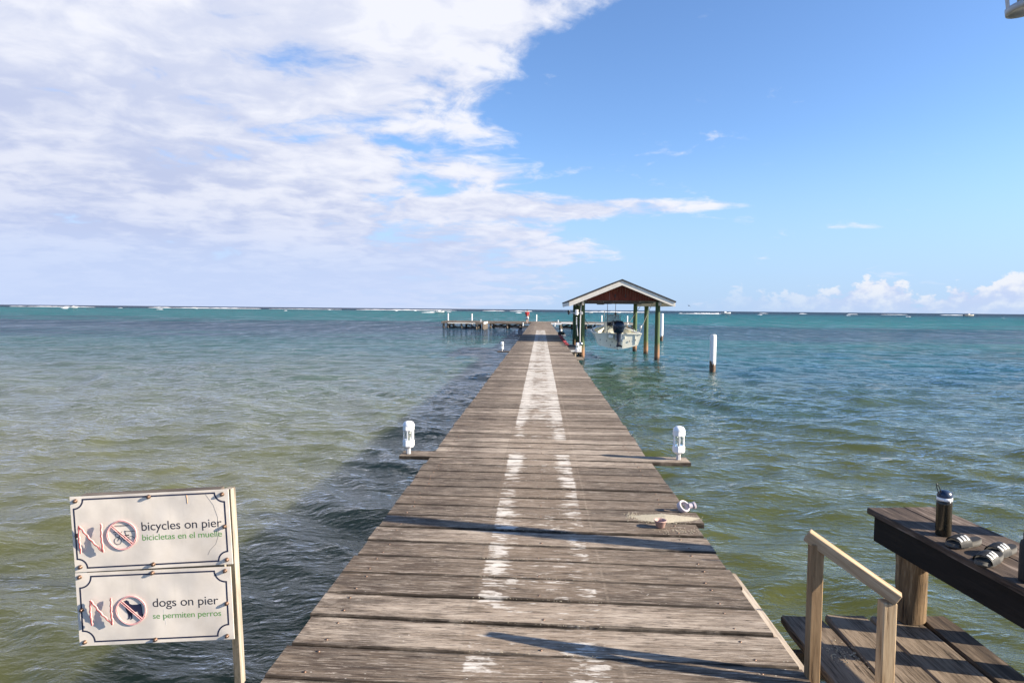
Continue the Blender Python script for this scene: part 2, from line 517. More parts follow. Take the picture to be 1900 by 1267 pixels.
def pile_mat(name, dark, light, mid=None, zmid=None):
    m, g, p = new_mat(name)
    W = world_pos(g); x, y, z = g.sep(W)
    n = g.noise(g.vmath('MULTIPLY', W, (6, 6, 1.2)), 1.0, 5, 0.65)
    n2 = g.noise(g.vmath('MULTIPLY', W, (30, 30, 1.5)), 1.0, 4, 0.6)
    c = g.mix(g.mr(n2, 0.35, 0.65), dark, light)
    if mid:
        c = g.mix(g.mr(g.add(z, g.mul(n, 1.1)), zmid + 0.35, zmid + 0.85, 1, 0), c, g.mix(n2, mid, tuple(v * 0.5 for v in mid)))
    wet = g.mr(g.add(z, g.mul(n, 0.5)), -0.62, -0.42, 1, 0)
    c = g.mix(wet, c, (0.022, 0.018, 0.013))
    setp(g, p, color=c, rough=0.75, normal=g.bump(n2, 0.012))
    return m


M_green = pile_mat('green_treated_pile', (0.022, 0.046, 0.016), (0.070, 0.118, 0.040), (0.30, 0.15, 0.07), -0.35)
M_pile = pile_mat('pier_pile', (0.10, 0.08, 0.06), (0.24, 0.19, 0.14))
M_farpile = pile_mat('old_pile', (0.08, 0.06, 0.045), (0.20, 0.155, 0.11))


def white_pile_mat():
    m, g, p = new_mat('white_pile')
    W = world_pos(g); x, y, z = g.sep(W)
    n = g.noise(g.vmath('MULTIPLY', W, (5, 5, 3)), 1.0, 5, 0.65)
    n2 = g.noise(g.vmath('MULTIPLY', W, (14, 14, 10)), 1.0, 4, 0.6)
    c = g.mix(g.mr(n2, 0.3, 0.75), (0.80, 0.79, 0.76), (0.66, 0.64, 0.60))
    c = g.mix(g.mr(g.add(z, g.mul(n, 0.9)), -0.15, -0.02, 1, 0), c, g.mix(g.mr(n2, 0.4, 0.6), (0.02, 0.014, 0.008), (0.13, 0.060, 0.018)))
    setp(g, p, color=c, rough=0.5)
    return m


M_whitepile = white_pile_mat()
M_white = simple('white_plastic', (0.80, 0.80, 0.79), 0.35, var=0.04, scale=12)
M_whitep = simple('white_paint', (0.78, 0.76, 0.73), 0.55, var=0.10, scale=5)
M_fascia = simple('fascia_paint', (0.66, 0.61, 0.53), 0.6, var=0.10, scale=3)
M_black = simple('black_plastic', (0.012, 0.012, 0.014), 0.35, var=0.3, scale=9)
M_rubber = simple('black_rubber', (0.009, 0.009, 0.010), 0.7, var=0.3, scale=20)
M_steel = simple('steel', (0.55, 0.55, 0.56), 0.3, metal=1.0, var=0.1)
M_rust = simple('rusty_bolt', (0.16, 0.10, 0.07), 0.45, metal=0.7, var=0.5, scale=60)
M_gel = simple('boat_gelcoat', (0.74, 0.72, 0.60), 0.25, var=0.06, scale=2)
M_redw = wood('red_boards', (0.07, 0.018, 0.012), (0.17, 0.043, 0.027), (0.24, 0.066, 0.042), 'z', rnd=False, bump=0.004)[0]
M_roof = simple('roof_shingle', (0.035, 0.032, 0.032), 0.9, var=0.3, scale=14, bump=0.01)
M_ceil = simple('roof_boards', (0.24, 0.22, 0.19), 0.8, var=0.2, scale=5)
M_rope = simple('rope', (0.30, 0.28, 0.26), 0.8, var=0.2, scale=30)
M_wire = simple('wire_rope', (0.09, 0.09, 0.10), 0.5, var=0.2, scale=30)
M_redrope = simple('red_rope', (0.22, 0.018, 0.026), 0.7, var=0.35, scale=12)
M_cup = simple('clay_cup', (0.42, 0.27, 0.23), 0.6, var=0.15, scale=25)
M_pvc = simple('pale_pvc', (0.44, 0.39, 0.42), 0.4, var=0.08, scale=25)
M_lampgrey = simple('lamp_metal', (0.42, 0.42, 0.43), 0.5, var=0.1, scale=10)
M_stepshade = simple('shaded_step_grey', (0.035, 0.035, 0.04), 0.8, var=0.3, scale=8)  # shadow lying over the boarding step, painted in as dark grey

m, g, p = new_mat('clear_glass'); setp(g, p, color=(0.9, 0.95, 0.97), rough=0.03, trans=1.0, ior=1.03); M_glass = m
m, g, p = new_mat('windscreen'); setp(g, p, color=(0.55, 0.66, 0.72), rough=0.08, trans=0.55, ior=1.2); M_screen = m
M_bulb = simple('frosted_bulb', (0.75, 0.68, 0.50), 0.3, var=0.08, scale=30)


# ------------------------------------------------------------------ water: one sheet to the horizon
def axis_coords(lo_f, hi_f, step, grow, lo_end, hi_end):
    mid = list(np.arange(lo_f, hi_f, step))
    a = []; v = mid[-1]; s_ = step
    while v < hi_end:
        s_ *= grow; v += s_; a.append(v)
    b = []; v = mid[0]; s_ = step
    while v > lo_end:
        s_ *= grow; v -= s_; b.append(v)
    return np.array(b[::-1] + mid + a)


xs = axis_coords(-9.0, 9.0, 0.075, 1.024, -16000, 16000)
ys = axis_coords(2.0, 20.0, 0.07, 1.021, -60, 30000)
X, Y = np.meshgrid(xs, ys)
sx = np.gradient(xs)[None, :] * np.ones_like(X)
sy = np.gradient(ys)[:, None] * np.ones_like(Y)
cell = np.maximum(sx * 0.8, sy)
Z = np.zeros_like(X)
wr = np.random.RandomState(11)
# slow warp so crests wander
wxp = X.copy(); wyp = Y.copy()
for i in range(7):
    L = wr.uniform(3.5, 13); th = wr.uniform(0, 2 * PI); ph = wr.uniform(0, 2 * PI)
    q = (X * math.cos(th) + Y * math.sin(th)) * 2 * PI / L + ph
    wxp += 0.035 * L * np.sin(q) * math.cos(th + 1.2); wyp += 0.035 * L * np.sin(q) * math.sin(th + 1.2)
for i in range(64):
    L = 0.24 * (3.6 / 0.24) ** (i / 63.0) * wr.uniform(0.9, 1.1)
    th = rad(-104) + wr.normal(0, 0.52)
    ph = wr.uniform(0, 2 * PI)
    k = 2 * PI / L
    q = (wxp * math.cos(th) + wyp * math.sin(th)) * k + ph
    att = np.clip((L / cell - 2.6) / 2.5, 0, 1)
    mod = 0.65 + 0.5 * np.sin(X * math.cos(th + 1.4) * 0.9 / L ** 0.5 + Y * math.sin(th + 1.4) * 0.9 / L ** 0.5 + ph * 3)
    A = 0.0070 * L ** 0.76
    s_ = 0.5 + 0.5 * np.sin(q)
    Z += att * mod * A * (2 * s_ ** 1.5 - 0.85)
WATER_Z = -0.95
Z += WATER_Z
nx, ny = len(xs), len(ys)
co_ = np.stack([X, Y, Z], -1).reshape(-1, 3).astype(np.float32)
ii = (np.arange(ny - 1)[:, None] * nx + np.arange(nx - 1)[None, :]).reshape(-1)
quads = np.stack([ii, ii + 1, ii + nx + 1, ii + nx], -1).astype(np.int32)
me = bpy.data.meshes.new('water')
me.vertices.add(len(co_)); me.vertices.foreach_set('co', co_.ravel())
me.loops.add(quads.size); me.loops.foreach_set('vertex_index', quads.ravel())
me.polygons.add(len(quads)); me.polygons.foreach_set('loop_start', np.arange(0, quads.size, 4, dtype=np.int32))
me.polygons.foreach_set('use_smooth', np.ones(len(quads), dtype=bool))
me.update(calc_edges=True)

m, g, p = new_mat('sea_water')
W = world_pos(g); x, y, z = g.sep(W)
rr = g.math('LOGARITHM', g.math('MAXIMUM', g.add(y, g.mul(x, 0.05)), 1.0), 10.0)
warpn = g.noise(g.vmath('MULTIPLY', W, (0.012, 0.045, 0)), 1.0, 5, 0.62)
warpn2 = g.noise(g.vmath('MULTIPLY', W, (0.05, 0.16, 0)), 1.0, 4, 0.6)
t = g.add(g.mul(rr, 1 / 3.2), g.add(g.mul(g.sub(warpn, 0.5), 0.20), g.mul(g.sub(warpn2, 0.5), 0.13)))
def L_(d): return math.log10(d) / 3.2
cl = g.ramp(t, [(L_(4), (0.095, 0.098, 0.036)), (L_(9), (0.125, 0.130, 0.062)), (L_(16), (0.105, 0.128, 0.082)), (L_(28), (0.058, 0.105, 0.088)),
                (L_(48), (0.022, 0.095, 0.098)), (L_(70), (0.020, 0.050, 0.085)), (L_(110), (0.018, 0.050, 0.078)), (L_(150), (0.018, 0.125, 0.135)),
                (L_(300), (0.020, 0.140, 0.150)), (L_(620), (0.010, 0.120, 0.130)), (L_(820), (0.007, 0.030, 0.060)), (L_(1200), (0.006, 0.020, 0.045))])
cr_ = g.ramp(t, [(L_(4), (0.082, 0.088, 0.020)), (L_(12), (0.080, 0.092, 0.028)), (L_(21), (0.050, 0.080, 0.046)), (L_(27), (0.022, 0.065, 0.062)),
                 (L_(36), (0.012, 0.065, 0.075)), (L_(55), (0.012, 0.110, 0.112)), (L_(75), (0.010, 0.050, 0.085)), (L_(100), (0.010, 0.055, 0.088)),
                 (L_(150), (0.010, 0.140, 0.150)), (L_(400), (0.008, 0.110, 0.140)), (L_(700), (0.008, 0.050, 0.085)), (L_(1100), (0.006, 0.024, 0.050))])
body = g.mix(g.mr(g.math('DIVIDE', x, g.math('MAXIMUM', y, 1.0)), -0.10, 0.12, 0, 1, True), cl, cr_)
# cloudy sediment / weed patches
pt = g.noise(g.vmath('MULTIPLY', W, (0.35, 0.5, 0)), 1.0, 4, 0.6)
body = g.mix(g.mul(g.mr(pt, 0.42, 0.68), 0.4), body, g.mix(0.55, body, (0.02, 0.045, 0.03)))
# weed patches under the boat house
hx = g.mr(g.math('ABSOLUTE', g.sub(x, 4.0)), 2.0, 4.0, 1, 0, True); hy = g.mr(g.math('ABSOLUTE', g.sub(y, 25.0)), 4, 9, 1, 0, True)
body = g.mix(g.mul(g.mul(hx, hy), 0.6), body, (0.05, 0.085, 0.022))
body = g.mix(1.0, body, (0.80, 0.80, 0.82), 'MULTIPLY')
# ripples: three sizes of bump, the largest ones carry the far water
b1 = g.noise(g.vmath('MULTIPLY', W, (2.2, 4.6, 1)), 1.0, 4, 0.55, 0.3)
b2 = g.noise(g.vmath('MULTIPLY', W, (7.5, 13.0, 1)), 1.0, 4, 0.55, 0.2)
b3 = g.noise(g.vmath('MULTIPLY', W, (0.50, 1.5, 1)), 1.0, 4, 0.6, 0.2)
b4 = g.noise(g.vmath('MULTIPLY', W, (0.10, 0.36, 1)), 1.0, 5, 0.62, 0.2)
r0 = g.math('SQRT', g.add(g.mul(x, x), g.mul(y, y)))
h = g.add(g.mul(b1, g.mr(r0, 8, 60, 0.05, 0.26)), g.mul(b2, g.mr(r0, 20, 60, 0.022, 0.02)))
h = g.add(h, g.mul(b3, g.mr(r0, 22, 90, 0.05, 0.55)))
h = g.add(h, g.mul(b4, g.mr(r0, 60, 300, 0.0, 2.4)))
nb = g.bump(h, 1.0)
# body light and mirror light mixed by the reflectance of a ruffled surface (wave slopes lift the grazing angle)
inc = g.n.new('ShaderNodeNewGeometry').outputs['Incoming']
dn = g.n.new('ShaderNodeVectorMath'); dn.operation = 'DOT_PRODUCT'
g.put(dn.inputs[0], inc); g.put(dn.inputs[1], nb)
cth = g.math('MAXIMUM', dn.outputs['Value'], 0.0)
slope_ = g.mr(g.math('LOGARITHM', g.math('MAXIMUM', r0, 1.0), 10.0), 1.3, 2.4, 0.055, 0.30)
# groups of steeper and flatter chop
ch1 = g.noise(g.vmath('MULTIPLY', W, (0.28, 0.055, 1)), 1.0, 5, 0.65)
ch2 = g.noise(g.vmath('MULTIPLY', W, (1.1, 0.40, 1)), 1.0, 4, 0.62)
chop = g.add(g.mul(g.sub(ch1, 0.5), g.mr(r0, 40, 130, 0.0, 3.2)), g.mul(g.sub(ch2, 0.5), g.mr(r0, 12, 45, 0.0, 2.4)))
slope_ = g.mul(slope_, g.math('MAXIMUM', g.add(1.0, chop), 0.25))
ceff = g.math('SQRT', g.add(g.mul(cth, cth), g.mul(slope_, slope_)))
fres = g.add(0.02, g.mul(0.98, g.math('POWER', g.math('SUBTRACT', 1.0, ceff, clamp=True), 5.0)))
# turbid water: light wanders about half a metre before it comes back up
dif = g.n.new('ShaderNodeSubsurfaceScattering'); dif.falloff = 'BURLEY'
g.put(dif.inputs['Color'], body); g.put(dif.inputs['Scale'], 1.0); g.put(dif.inputs['Radius'], (0.9, 0.9, 0.9))
gl = g.n.new('ShaderNodeBsdfGlossy'); g.put(gl.inputs['Color'], (1, 1, 1)); g.put(gl.inputs['Roughness'], 0.05); g.put(gl.inputs['Normal'], nb)
mx = g.n.new('ShaderNodeMixShader'); g.put(mx.inputs[0], fres)
g.l.new(dif.outputs[0], mx.inputs[1]); g.l.new(gl.outputs[0], mx.inputs[2])
outn = [n_ for n_ in g.n if n_.type == 'OUTPUT_MATERIAL'][0]
g.l.new(mx.outputs[0], outn.inputs[0]); g.n.remove(p)
water = bpy.data.objects.new('water', me)
me.materials.append(m)
COL.objects.link(water)
tag(water, kind='structure')

m, g, p = new_mat('sea_foam')
n = g.noise(world_pos(g), 0.6, 5, 0.6)
setp(g, p, color=g.mix(n, (0.72, 0.74, 0.76), (0.86, 0.87, 0.88)), rough=0.9)
M_foam = m

# reef surf: broken white crests about 900 m out
mb = MB(); mb.sm = True
fr = random.Random(3)


def crest(mb, x0, x1, y, h, w=6.0, seed=0):
    n = max(4, int((x1 - x0) / 3.0))
    rows = []
    for i in range(n + 1):
        t = i / n; xx = x0 + (x1 - x0) * t
        e = math.sin(PI * t) ** 0.4
        hh = h * e * (0.45 + 0.55 * abs(math.sin(xx * 0.21 + seed) * math.sin(xx * 0.063 + 2.1 * seed)) + 0.25 * fr.random())
        yy = y + 8 * math.sin(xx * 0.011 + seed) + fr.uniform(-0.8, 0.8)
        rows.append([(xx, yy - w, WATER_Z - 0.25), (xx, yy - w * 0.5, WATER_Z + hh * 0.75), (xx, yy, WATER_Z + hh), (xx, yy + w * 0.8, WATER_Z - 0.25)])
    mb.grid(rows)


xx = -860.0
while xx < 105:
    L = fr.uniform(20, 150)
    crest(mb, xx, xx + L, 940 + fr.uniform(-20, 20), fr.uniform(0.4, 1.1), 7, xx)
    xx += L + fr.choice([8, 20, 35, 60])
for a, b in [(332, 346), (390, 402), (458, 474), (508, 548), (600, 640)]:
    crest(mb, a, b, 1010 + fr.uniform(-15, 15), fr.uniform(0.35, 0.7), 6, a)
for i in range(16):
    a = fr.uniform(-500, 300)
    crest(mb, a, a + fr.uniform(2, 6), fr.uniform(480, 820), fr.uniform(0.25, 0.5), 1.4, a)
o = mb.build('surf', M_foam)
tag(o, 'white surf breaking in a thin broken line over the reef at the horizon', 'surf', kind='stuff')


# ------------------------------------------------------------------ pier
pier = thing('pier', (0, 3, 0), 'long weathered plank pier with worn white centre lane running out to sea', 'pier')
PO = Vector((0, 3, 0))
deck = MB()
XL, XR = -1.29, 1.29
T = 0.042


def plank(mb, x0, x1, y0, y1, z, segs, skew, jitter=0.003, tilt=0.0, wob=0.0):
    mb.rnd = rng.random()
    b = 0.006
    prof_n = 6
    rows = []
    ph = rng.uniform(0, 6.28); ph2 = rng.uniform(0, 6.28)
    x0 += rng.uniform(-0.016, 0.012); x1 += rng.uniform(-0.012, 0.016)
    for i in range(segs + 1):
        t = i / segs; x = x0 + (x1 - x0) * t
        j0 = jitter * math.sin(3.1 * x + ph) + rng.uniform(-1, 1) * jitter * 0.45
        j1 = jitter * math.sin(2.3 * x + ph2) + rng.uniform(-1, 1) * jitter * 0.45
        zz = z + wob * math.sin(1.7 * x + ph2) + tilt * x
        a0 = y0 + skew * x + j0; a1 = y1 + skew * x + j1
        rows.append([(x, a0, zz - T), (x, a0, zz - b), (x, a0 + b, zz), (x, (a0 + a1) / 2, zz - 0.0015), (x, a1 - b, zz), (x, a1, zz - b), (x, a1, zz - T)])
    mb.ev = [1, 1, 1, -0.05, -1, -1, -1]
    mb.grid(rows, closed=True, smooth=False)
    mb._add(rows[0], [tuple(range(7))], False)
    mb._add(rows[-1], [tuple(range(7))[::-1]], False)
    mb.ev = None


joints = [4.43]
yv = 4.43
while yv > -4:
    yv -= rng.choice([0.30, 0.305, 0.31, 0.315]); joints.append(yv)
joints = joints[::-1]
joints += [4.72, 5.03, 5.335, 5.64, 5.935, 6.25, 6.55, 6.85, 7.17, 7.48, 7.80, 8.10, 8.42, 8.72, 9.01, 9.30]
yv = 9.30
while yv < 89.8:
    yv += rng.choice([0.22, 0.30, 0.305, 0.31, 0.25]); joints.append(yv)
screws = []
for a, b in zip(joints[:-1], joints[1:]):
    ym = (a + b) / 2
    skew = -0.030 if ym < 5 else (-0.024 if ym < 10 else -0.012)
    gap_ = rng.uniform(0.012, 0.022) if ym < 12 else rng.uniform(0.006, 0.02)
    x0, x1 = XL, XR
    if abs(ym - 7.64) < 0.1: continue
    if abs(ym - 5.49) < 0.1: x1 = 1.36
    if a < 26.9 < b or a < 43.9 < b: continue
    segs = 40 if ym < 9 else (20 if ym < 20 else (8 if ym < 45 else 3))
    zz = rng.uniform(-0.004, 0.004)
    plank(deck, x0, x1, a + gap_, b, zz, segs, skew, 0.0035 if ym < 12 else 0.006, rng.uniform(-0.001, 0.001), 0.0015)
    if 2.6 < ym < 9:
        for sx_ in (-1.12, 0.015, 1.10):
            for yy in (a + 0.07, b - 0.06):
                if sx_ == 0.015 and yy > ym: continue
                screws.append((sx_ + rng.uniform(-0.02, 0.02), yy + skew * sx_ + rng.uniform(-0.01, 0.01), zz + 0.0))
deck.build('deck', M_deck, pier, PO, rnd=True)
mb = MB(); mb.lathe((0, 0, 0), [(0.0, 0.0055), (0.005, 0.005), (0.0085, 0.0025), (0.0085, -0.002)][::-1], 8)
scr = mb.build('screw', M_rust, pier)
for k, (a, b, c_) in enumerate(screws[:100]):
    q = scr if k == 0 else scr.copy()
    if k: COL.objects.link(q)
    q.parent = pier; q.location = Vector((a, b, c_ - 0.001)) - PO
# boards that stick out to carry the lights
for (a, b, x0, x1, sk) in [(7.49, 7.79, -1.66, 1.74, -0.024), (26.75, 27.03, -1.80, 1.72, -0.012), (43.75, 44.05, -1.80, 1.55, -0.012)]:
    mb = MB(); plank(mb, x0, x1, a + 0.008, b, 0.003, 40, sk, 0.004)
    mb.build('light_board', M_deck, pier, PO, rnd=True)
for (yb, x0, x1) in [(66.9, -2.0, -1.27), (66.9, 1.27, 1.6), (82.0, -1.9, -1.27)]:
    mb = MB(); mb.box((x0, yb - 0.12, -0.05), (x1, yb + 0.12, -0.006)); mb.build('light_board', M_grey, pier, PO)
for xs_ in (-1.15, 0.0, 1.12):
    mb = MB(); mb.box((xs_ - 0.045, -4, -0.29), (xs_ + 0.045, 90, -0.0465)); mb.build('stringer', M_stringer, pier, PO)
mb = MB(); mb.box((1.292, 1.0, -0.22), (1.342, 4.37, -0.022), 0.004); mb.build('edge_trim', M_trim, pier, PO)
yv = 1.5
while yv < 90:
    mb = MB(); mb.box((-1.28, yv + 0.13, -0.46), (1.28, yv + 0.20, -0.292)); mb.build('cross_beam', M_frame, pier, PO)
    for sx_ in (-1.05, 1.05):
        r_ = rng.uniform(0.09, 0.115)
        mb = MB(); mb.sm = True
        mb.tube([(sx_ + rng.uniform(-.02, .02), yv, -3.0), (sx_, yv, -0.293)], [r_ * 1.1, r_], 12)
        mb.build('piling', M_pile, pier, PO)
    yv += 3.3
# end platform
hd = MB()
yv = 90.0
while yv < 96.4:
    hd.rnd = rng.random()
    hd.box((-13.9, yv + 0.012, -0.045), (13.0, yv + 0.29, rng.uniform(-0.004, 0.004))); yv += 0.30
hd.build('end_deck', M_deck, pier, PO, rnd=True)
for (x0, x1) in [(-13.9, -1.35), (1.35, 13.0)]:
    mb = MB(); mb.box((x0, 89.93, -0.27), (x1, 89.995, -0.03)); mb.build('fascia_board', M_grey, pier, PO)
mb = MB(); mb.box((-13.8, 96.2, -0.34), (12.9, 96.28, -0.05)); mb.build('fascia_board', M_frame, pier, PO)
for yb_ in (91.6, 93.2, 94.8):
    mb = MB(); mb.box((-13.8, yb_, -0.30), (12.9, yb_ + 0.08, -0.05)); mb.build('stringer', M_frame, pier, PO)
mb = MB(); mb.box((-13.0, 89.90, -0.30), (-9.0, 89.925, -0.14)); mb.build('pale_board', M_pale, pier, PO)
mb = MB(); mb.box((3.4, 89.90, -0.24), (12.9, 89.925, -0.08)); mb.build('pale_board', M_pale, pier, PO)
for i, xp in enumerate([-13.6, -13.0, -11.1, -9.0, -7.0, -4.7, -2.9, 2.9, 4.6, 6.3, 8.0, 9.7, 11.4, 12.7]):
    for yp in (90.2, 96.1):
        mb = MB(); mb.sm = True; mb.tube([(xp, yp, -3), (xp, yp, -0.05)], 0.155, 10); mb.build('piling', M_farpile, pier, PO)
for (x0, x1) in [(-12.9, -11.5), (-10.4, -9.1), (-6.8, -5.0), (-4.7, -3.0), (4.8, 6.2), (8.2, 9.6)]:
    mb = MB(); mb.beam((x0, 90.3, -0.30), (x1, 90.3, -0.85), 0.06, 0.15); mb.build('brace', M_frame, pier, PO)
for (x0, x1, z0, z1) in [(-6.9, -1.4, -0.80, -0.60), (2.9, 12.8, -0.80, -0.60), (-13.6, -9.0, -0.93, -0.84)]:
    for yb_ in (91.0, 94.0):
        mb = MB(); mb.box((x0, yb_, z0), (x1, yb_ + 0.1, z1)); mb.build('lower_beam', M_frame, pier, PO)
for (x0, x1) in [(-6.9, -4.9), (-4.7, -2.9), (3.0, 4.6), (4.8, 6.3), (6.5, 8.0), (8.2, 9.7), (9.9, 11.4), (11.4, 12.7)]:
    mb = MB(); mb.beam((x0, 95.9, -0.85), (x1, 95.9, -0.30), 0.06, 0.18); mb.build('brace', M_frame, pier, PO)
# left spur with vertical slats, right spur with pale boards
for (x0, x1, y0, nm) in [(-8.5, -7.45, 84.0, 'spur_deck'), (1.35, 2.7, 85.0, 'spur_deck')]:
    mb = MB(); yv = y0
    while yv < 89.8:
        mb.rnd = rng.random(); mb.box((x0, yv + 0.01, -0.045), (x1, yv + 0.29, -0.003)); yv += 0.30
    mb.build(nm, M_deck, pier, PO, rnd=True)
    for (xp, yp) in [(x0 + .1, y0 + .15), (x1 - .1, y0 + .15), (x0 + .1, y0 + 3), (x1 - .1, y0 + 3)]:
        mb = MB(); mb.sm = True; mb.tube([(xp, yp, -3), (xp, yp, -0.05)], 0.11, 10); mb.build('piling', M_farpile, pier, PO)
mb = MB(); mb.box((-8.52, 83.9, -0.22), (-7.43, 83.96, -0.03)); mb.build('fascia_board', M_grey, pier, PO)
mb = MB(); mb.box((-7.44, 83.97, -0.20), (-7.38, 89.9, 0.03)); mb.build('pale_board', M_whitep, pier, PO)
mb = MB()
for i in range(13):
    yv = 84.1 + i * 0.45
    mb.box((-7.42, yv, -1.1), (-7.36, yv + 0.2, -0.205))
mb.build('side_slats', M_grey, pier, PO)
mb = MB(); mb.box((1.33, 84.9, -0.20), (2.72, 84.96, 0.02)); mb.build('pale_board', M_whitep, pier, PO)
mb = MB(); mb.box((2.75, 88.6, -0.16), (4.3, 88.66, 0.05)); mb.build('pale_board', M_whitep, pier, PO)
mb = MB(); mb.box((2.72, 88.67, -0.05), (4.3, 89.9, -0.01)); mb.build('spur_step', M_grey, pier, PO)
# small side shelf beyond the boat house and the low boarding step beside it
mb = MB(); mb.box((1.30, 45.2, -0.06), (1.75, 51.5, -0.008)); mb.build('side_shelf', M_grey, pier, PO)
mb = MB(); mb.box((1.30, 45.1, -0.20), (1.75, 45.17, -0.009)); mb.build('shelf_edge', M_whitep, pier, PO)
mb = MB(); mb.box((1.30, 32.6, -0.34), (2.0, 38.2, -0.29)); mb.build('boarding_step', M_stepshade, pier, PO)
mb = MB(); mb.box((1.30, 32.5, -0.36), (2.02, 32.58, -0.27)); mb.build('step_edge', M_whitep, pier, PO)
mb = MB(); mb.box((1.32, 30.6, -0.62), (2.05, 31.9, -0.56)); mb.box((1.32, 30.2, -0.95), (2.0, 30.6, -0.85)); mb.build('lower_step', M_grey, pier, PO)
for yp in (30.4, 32.8, 38.0):
    mb = MB(); mb.sm = True; mb.tube([(1.72, yp, -3), (1.72, yp, -0.36 if yp > 31 else -0.63)], 0.09, 10); mb.build('piling', M_pile, pier, PO)

# ------------------------------------------------------------------ bollard lights
def bollard(loc, label, cat='light', group='white bollard lights along the pier edges'):
    t = thing('bollard_light', loc, label, cat, group)
    mb = MB()
    n = 8; ro = PI / 8
    mb.lathe((0, 0, 0), [(0.026, 0), (0.026, 0.075)], 6, smooth=False); mb.build('stem', M_lampgrey, t)
    mb = MB()
    mb.lathe((0, 0, 0), [(0.028, 0.068), (0.066, 0.088), (0.072, 0.100), (0.072, 0.160), (0.064, 0.170)], n, smooth=False, rot=ro)
    mb.build('lower_housing', M_white, t)
    mb = MB()
    mb.lathe((0, 0, 0), [(0.064, 0.282), (0.071, 0.290), (0.071, 0.345)], n, smooth=False, rot=ro)
    mb.lathe((0, 0, 0), [(0.0711, 0.345), (0.066, 0.366), (0.050, 0.386), (0.026, 0.396), (0.0, 0.398)], 16)
    mb.build('cap', M_white, t)
    for k in range(6):
        a = 2 * PI * k / 6 + 0.35
        cx_, cy_ = 0.060 * math.cos(a), 0.060 * math.sin(a)
        mb = MB(); M = Matrix.Translation((cx_, cy_, 0)) @ Matrix.Rotation(a, 4, 'Z')
        mb.box((-0.004, -0.007, 0.168), (0.004, 0.007, 0.284), 0, M); mb.build('strut', M_white, t)
    mb = MB(); mb.lathe((0, 0, 0), [(0.050, 0.171), (0.050, 0.281)], 16); mb.build('glass', M_glass, t)
    mb = MB(); mb.lathe((0, 0, 0), [(0.012, 0.172), (0.014, 0.19), (0.026, 0.215), (0.028, 0.235), (0.018, 0.258), (0.0, 0.264)], 12)
    mb.build('bulb', M_bulb, t)
    return t


b0 = bollard((-1.574, 7.66, 0.003), 'large white bollard light on the board jutting out left, nearest on that side')
spots = [((1.638, 7.62, 0.003), 'large white bollard light on the board jutting out right, nearest on that side'),
         ((-1.60, 26.9, 0.003), 'small white bollard light, second along the left edge, on a short jutting board'),
         ((1.527, 26.9, 0.003), 'small white bollard light at the right edge, just before the boat house posts'),
         ((-1.62, 43.9, 0.003), 'small white bollard light, third along the left edge, level with the roof shadow'),
         ((1.44, 45.6, -0.008), 'small white bollard light on the side shelf just beyond the boat house'),
         ((-1.84, 66.9, -0.006), 'tiny far white bollard light, fourth along the left edge of the pier'),
         ((1.45, 66.9, -0.006), 'tiny far white bollard light at the right edge, between shelf and end platform'),
         ((-1.70, 82.0, -0.006), 'tiny white bollard light at the far left corner where the end platform starts'),
         ((-7.9, 85.0, -0.003), 'tiny white bollard light on the left spur of the end platform'),
         ((2.3, 86.0, -0.003), 'tiny white bollard light on the right spur of the end platform')]
for loc, lab in spots:
    c_ = copy_tree(b0); c_.location = loc; c_['label'] = lab
    c_.rotation_euler.z = rng.uniform(-0.25, 0.25)
b0.rotation_euler.z = 0.1

# ------------------------------------------------------------------ boat house
LX, RX = 2.27, 6.36
BHO = Vector((4.3, 39, WATER_Z))
bh = thing('boat_house', BHO, 'open gabled boat shelter on green posts with red gable over the lifted boat', 'boat house')
for (px_, py_, r_) in [(2.27, 35.55, 0.145), (2.27, 39.6, 0.135), (2.27, 43.2, 0.14), (6.347, 35.5, 0.135), (6.53, 40.4, 0.135), (6.264, 43.3, 0.135)]:
    mb = MB(); mb.sm = True
    mb.tube([(px_, py_, -3), (px_, py_, -0.9), (px_ * 0.999, py_, 0.8), (px_, py_, 2.30)], [r_ * 1.1, r_ * 1.06, r_, r_ * 0.95], 18)
    mb.build('post', M_green, bh, BHO)
YF, YB = 34.6, 44.0
PKX, PKZ = 4.28, 3.31
EL_, ER_ = (1.50, 2.16), (7.06, 2.19)
mb = MB()
for (ex, ez) in (EL_, ER_):
    d = Vector((ex - PKX, 0, ez - PKZ)); d.normalize()
    nrm = Vector((-d.z, 0, d.x)); nrm = nrm if nrm.z > 0 else -nrm
    a = Vector((PKX, 0, PKZ + 0.02)); b = Vector((ex, 0, ez)) + d * 0.06 + Vector((0, 0, 0.02))
    q = []
    for yy in (YF - 0.06, YB + 0.06):
        q += [a + Vector((0, yy, 0)), b + Vector((0, yy, 0)), b + nrm * 0.07 + Vector((0, yy, 0)), a + Vector((0, yy, 0.075))]
    mb._add(q, [(0, 1, 2, 3), (7, 6, 5, 4), (0, 4, 5, 1), (1, 5, 6, 2), (2, 6, 7, 3), (3, 7, 4, 0)])
mb.build('roof', M_roof, bh, BHO)
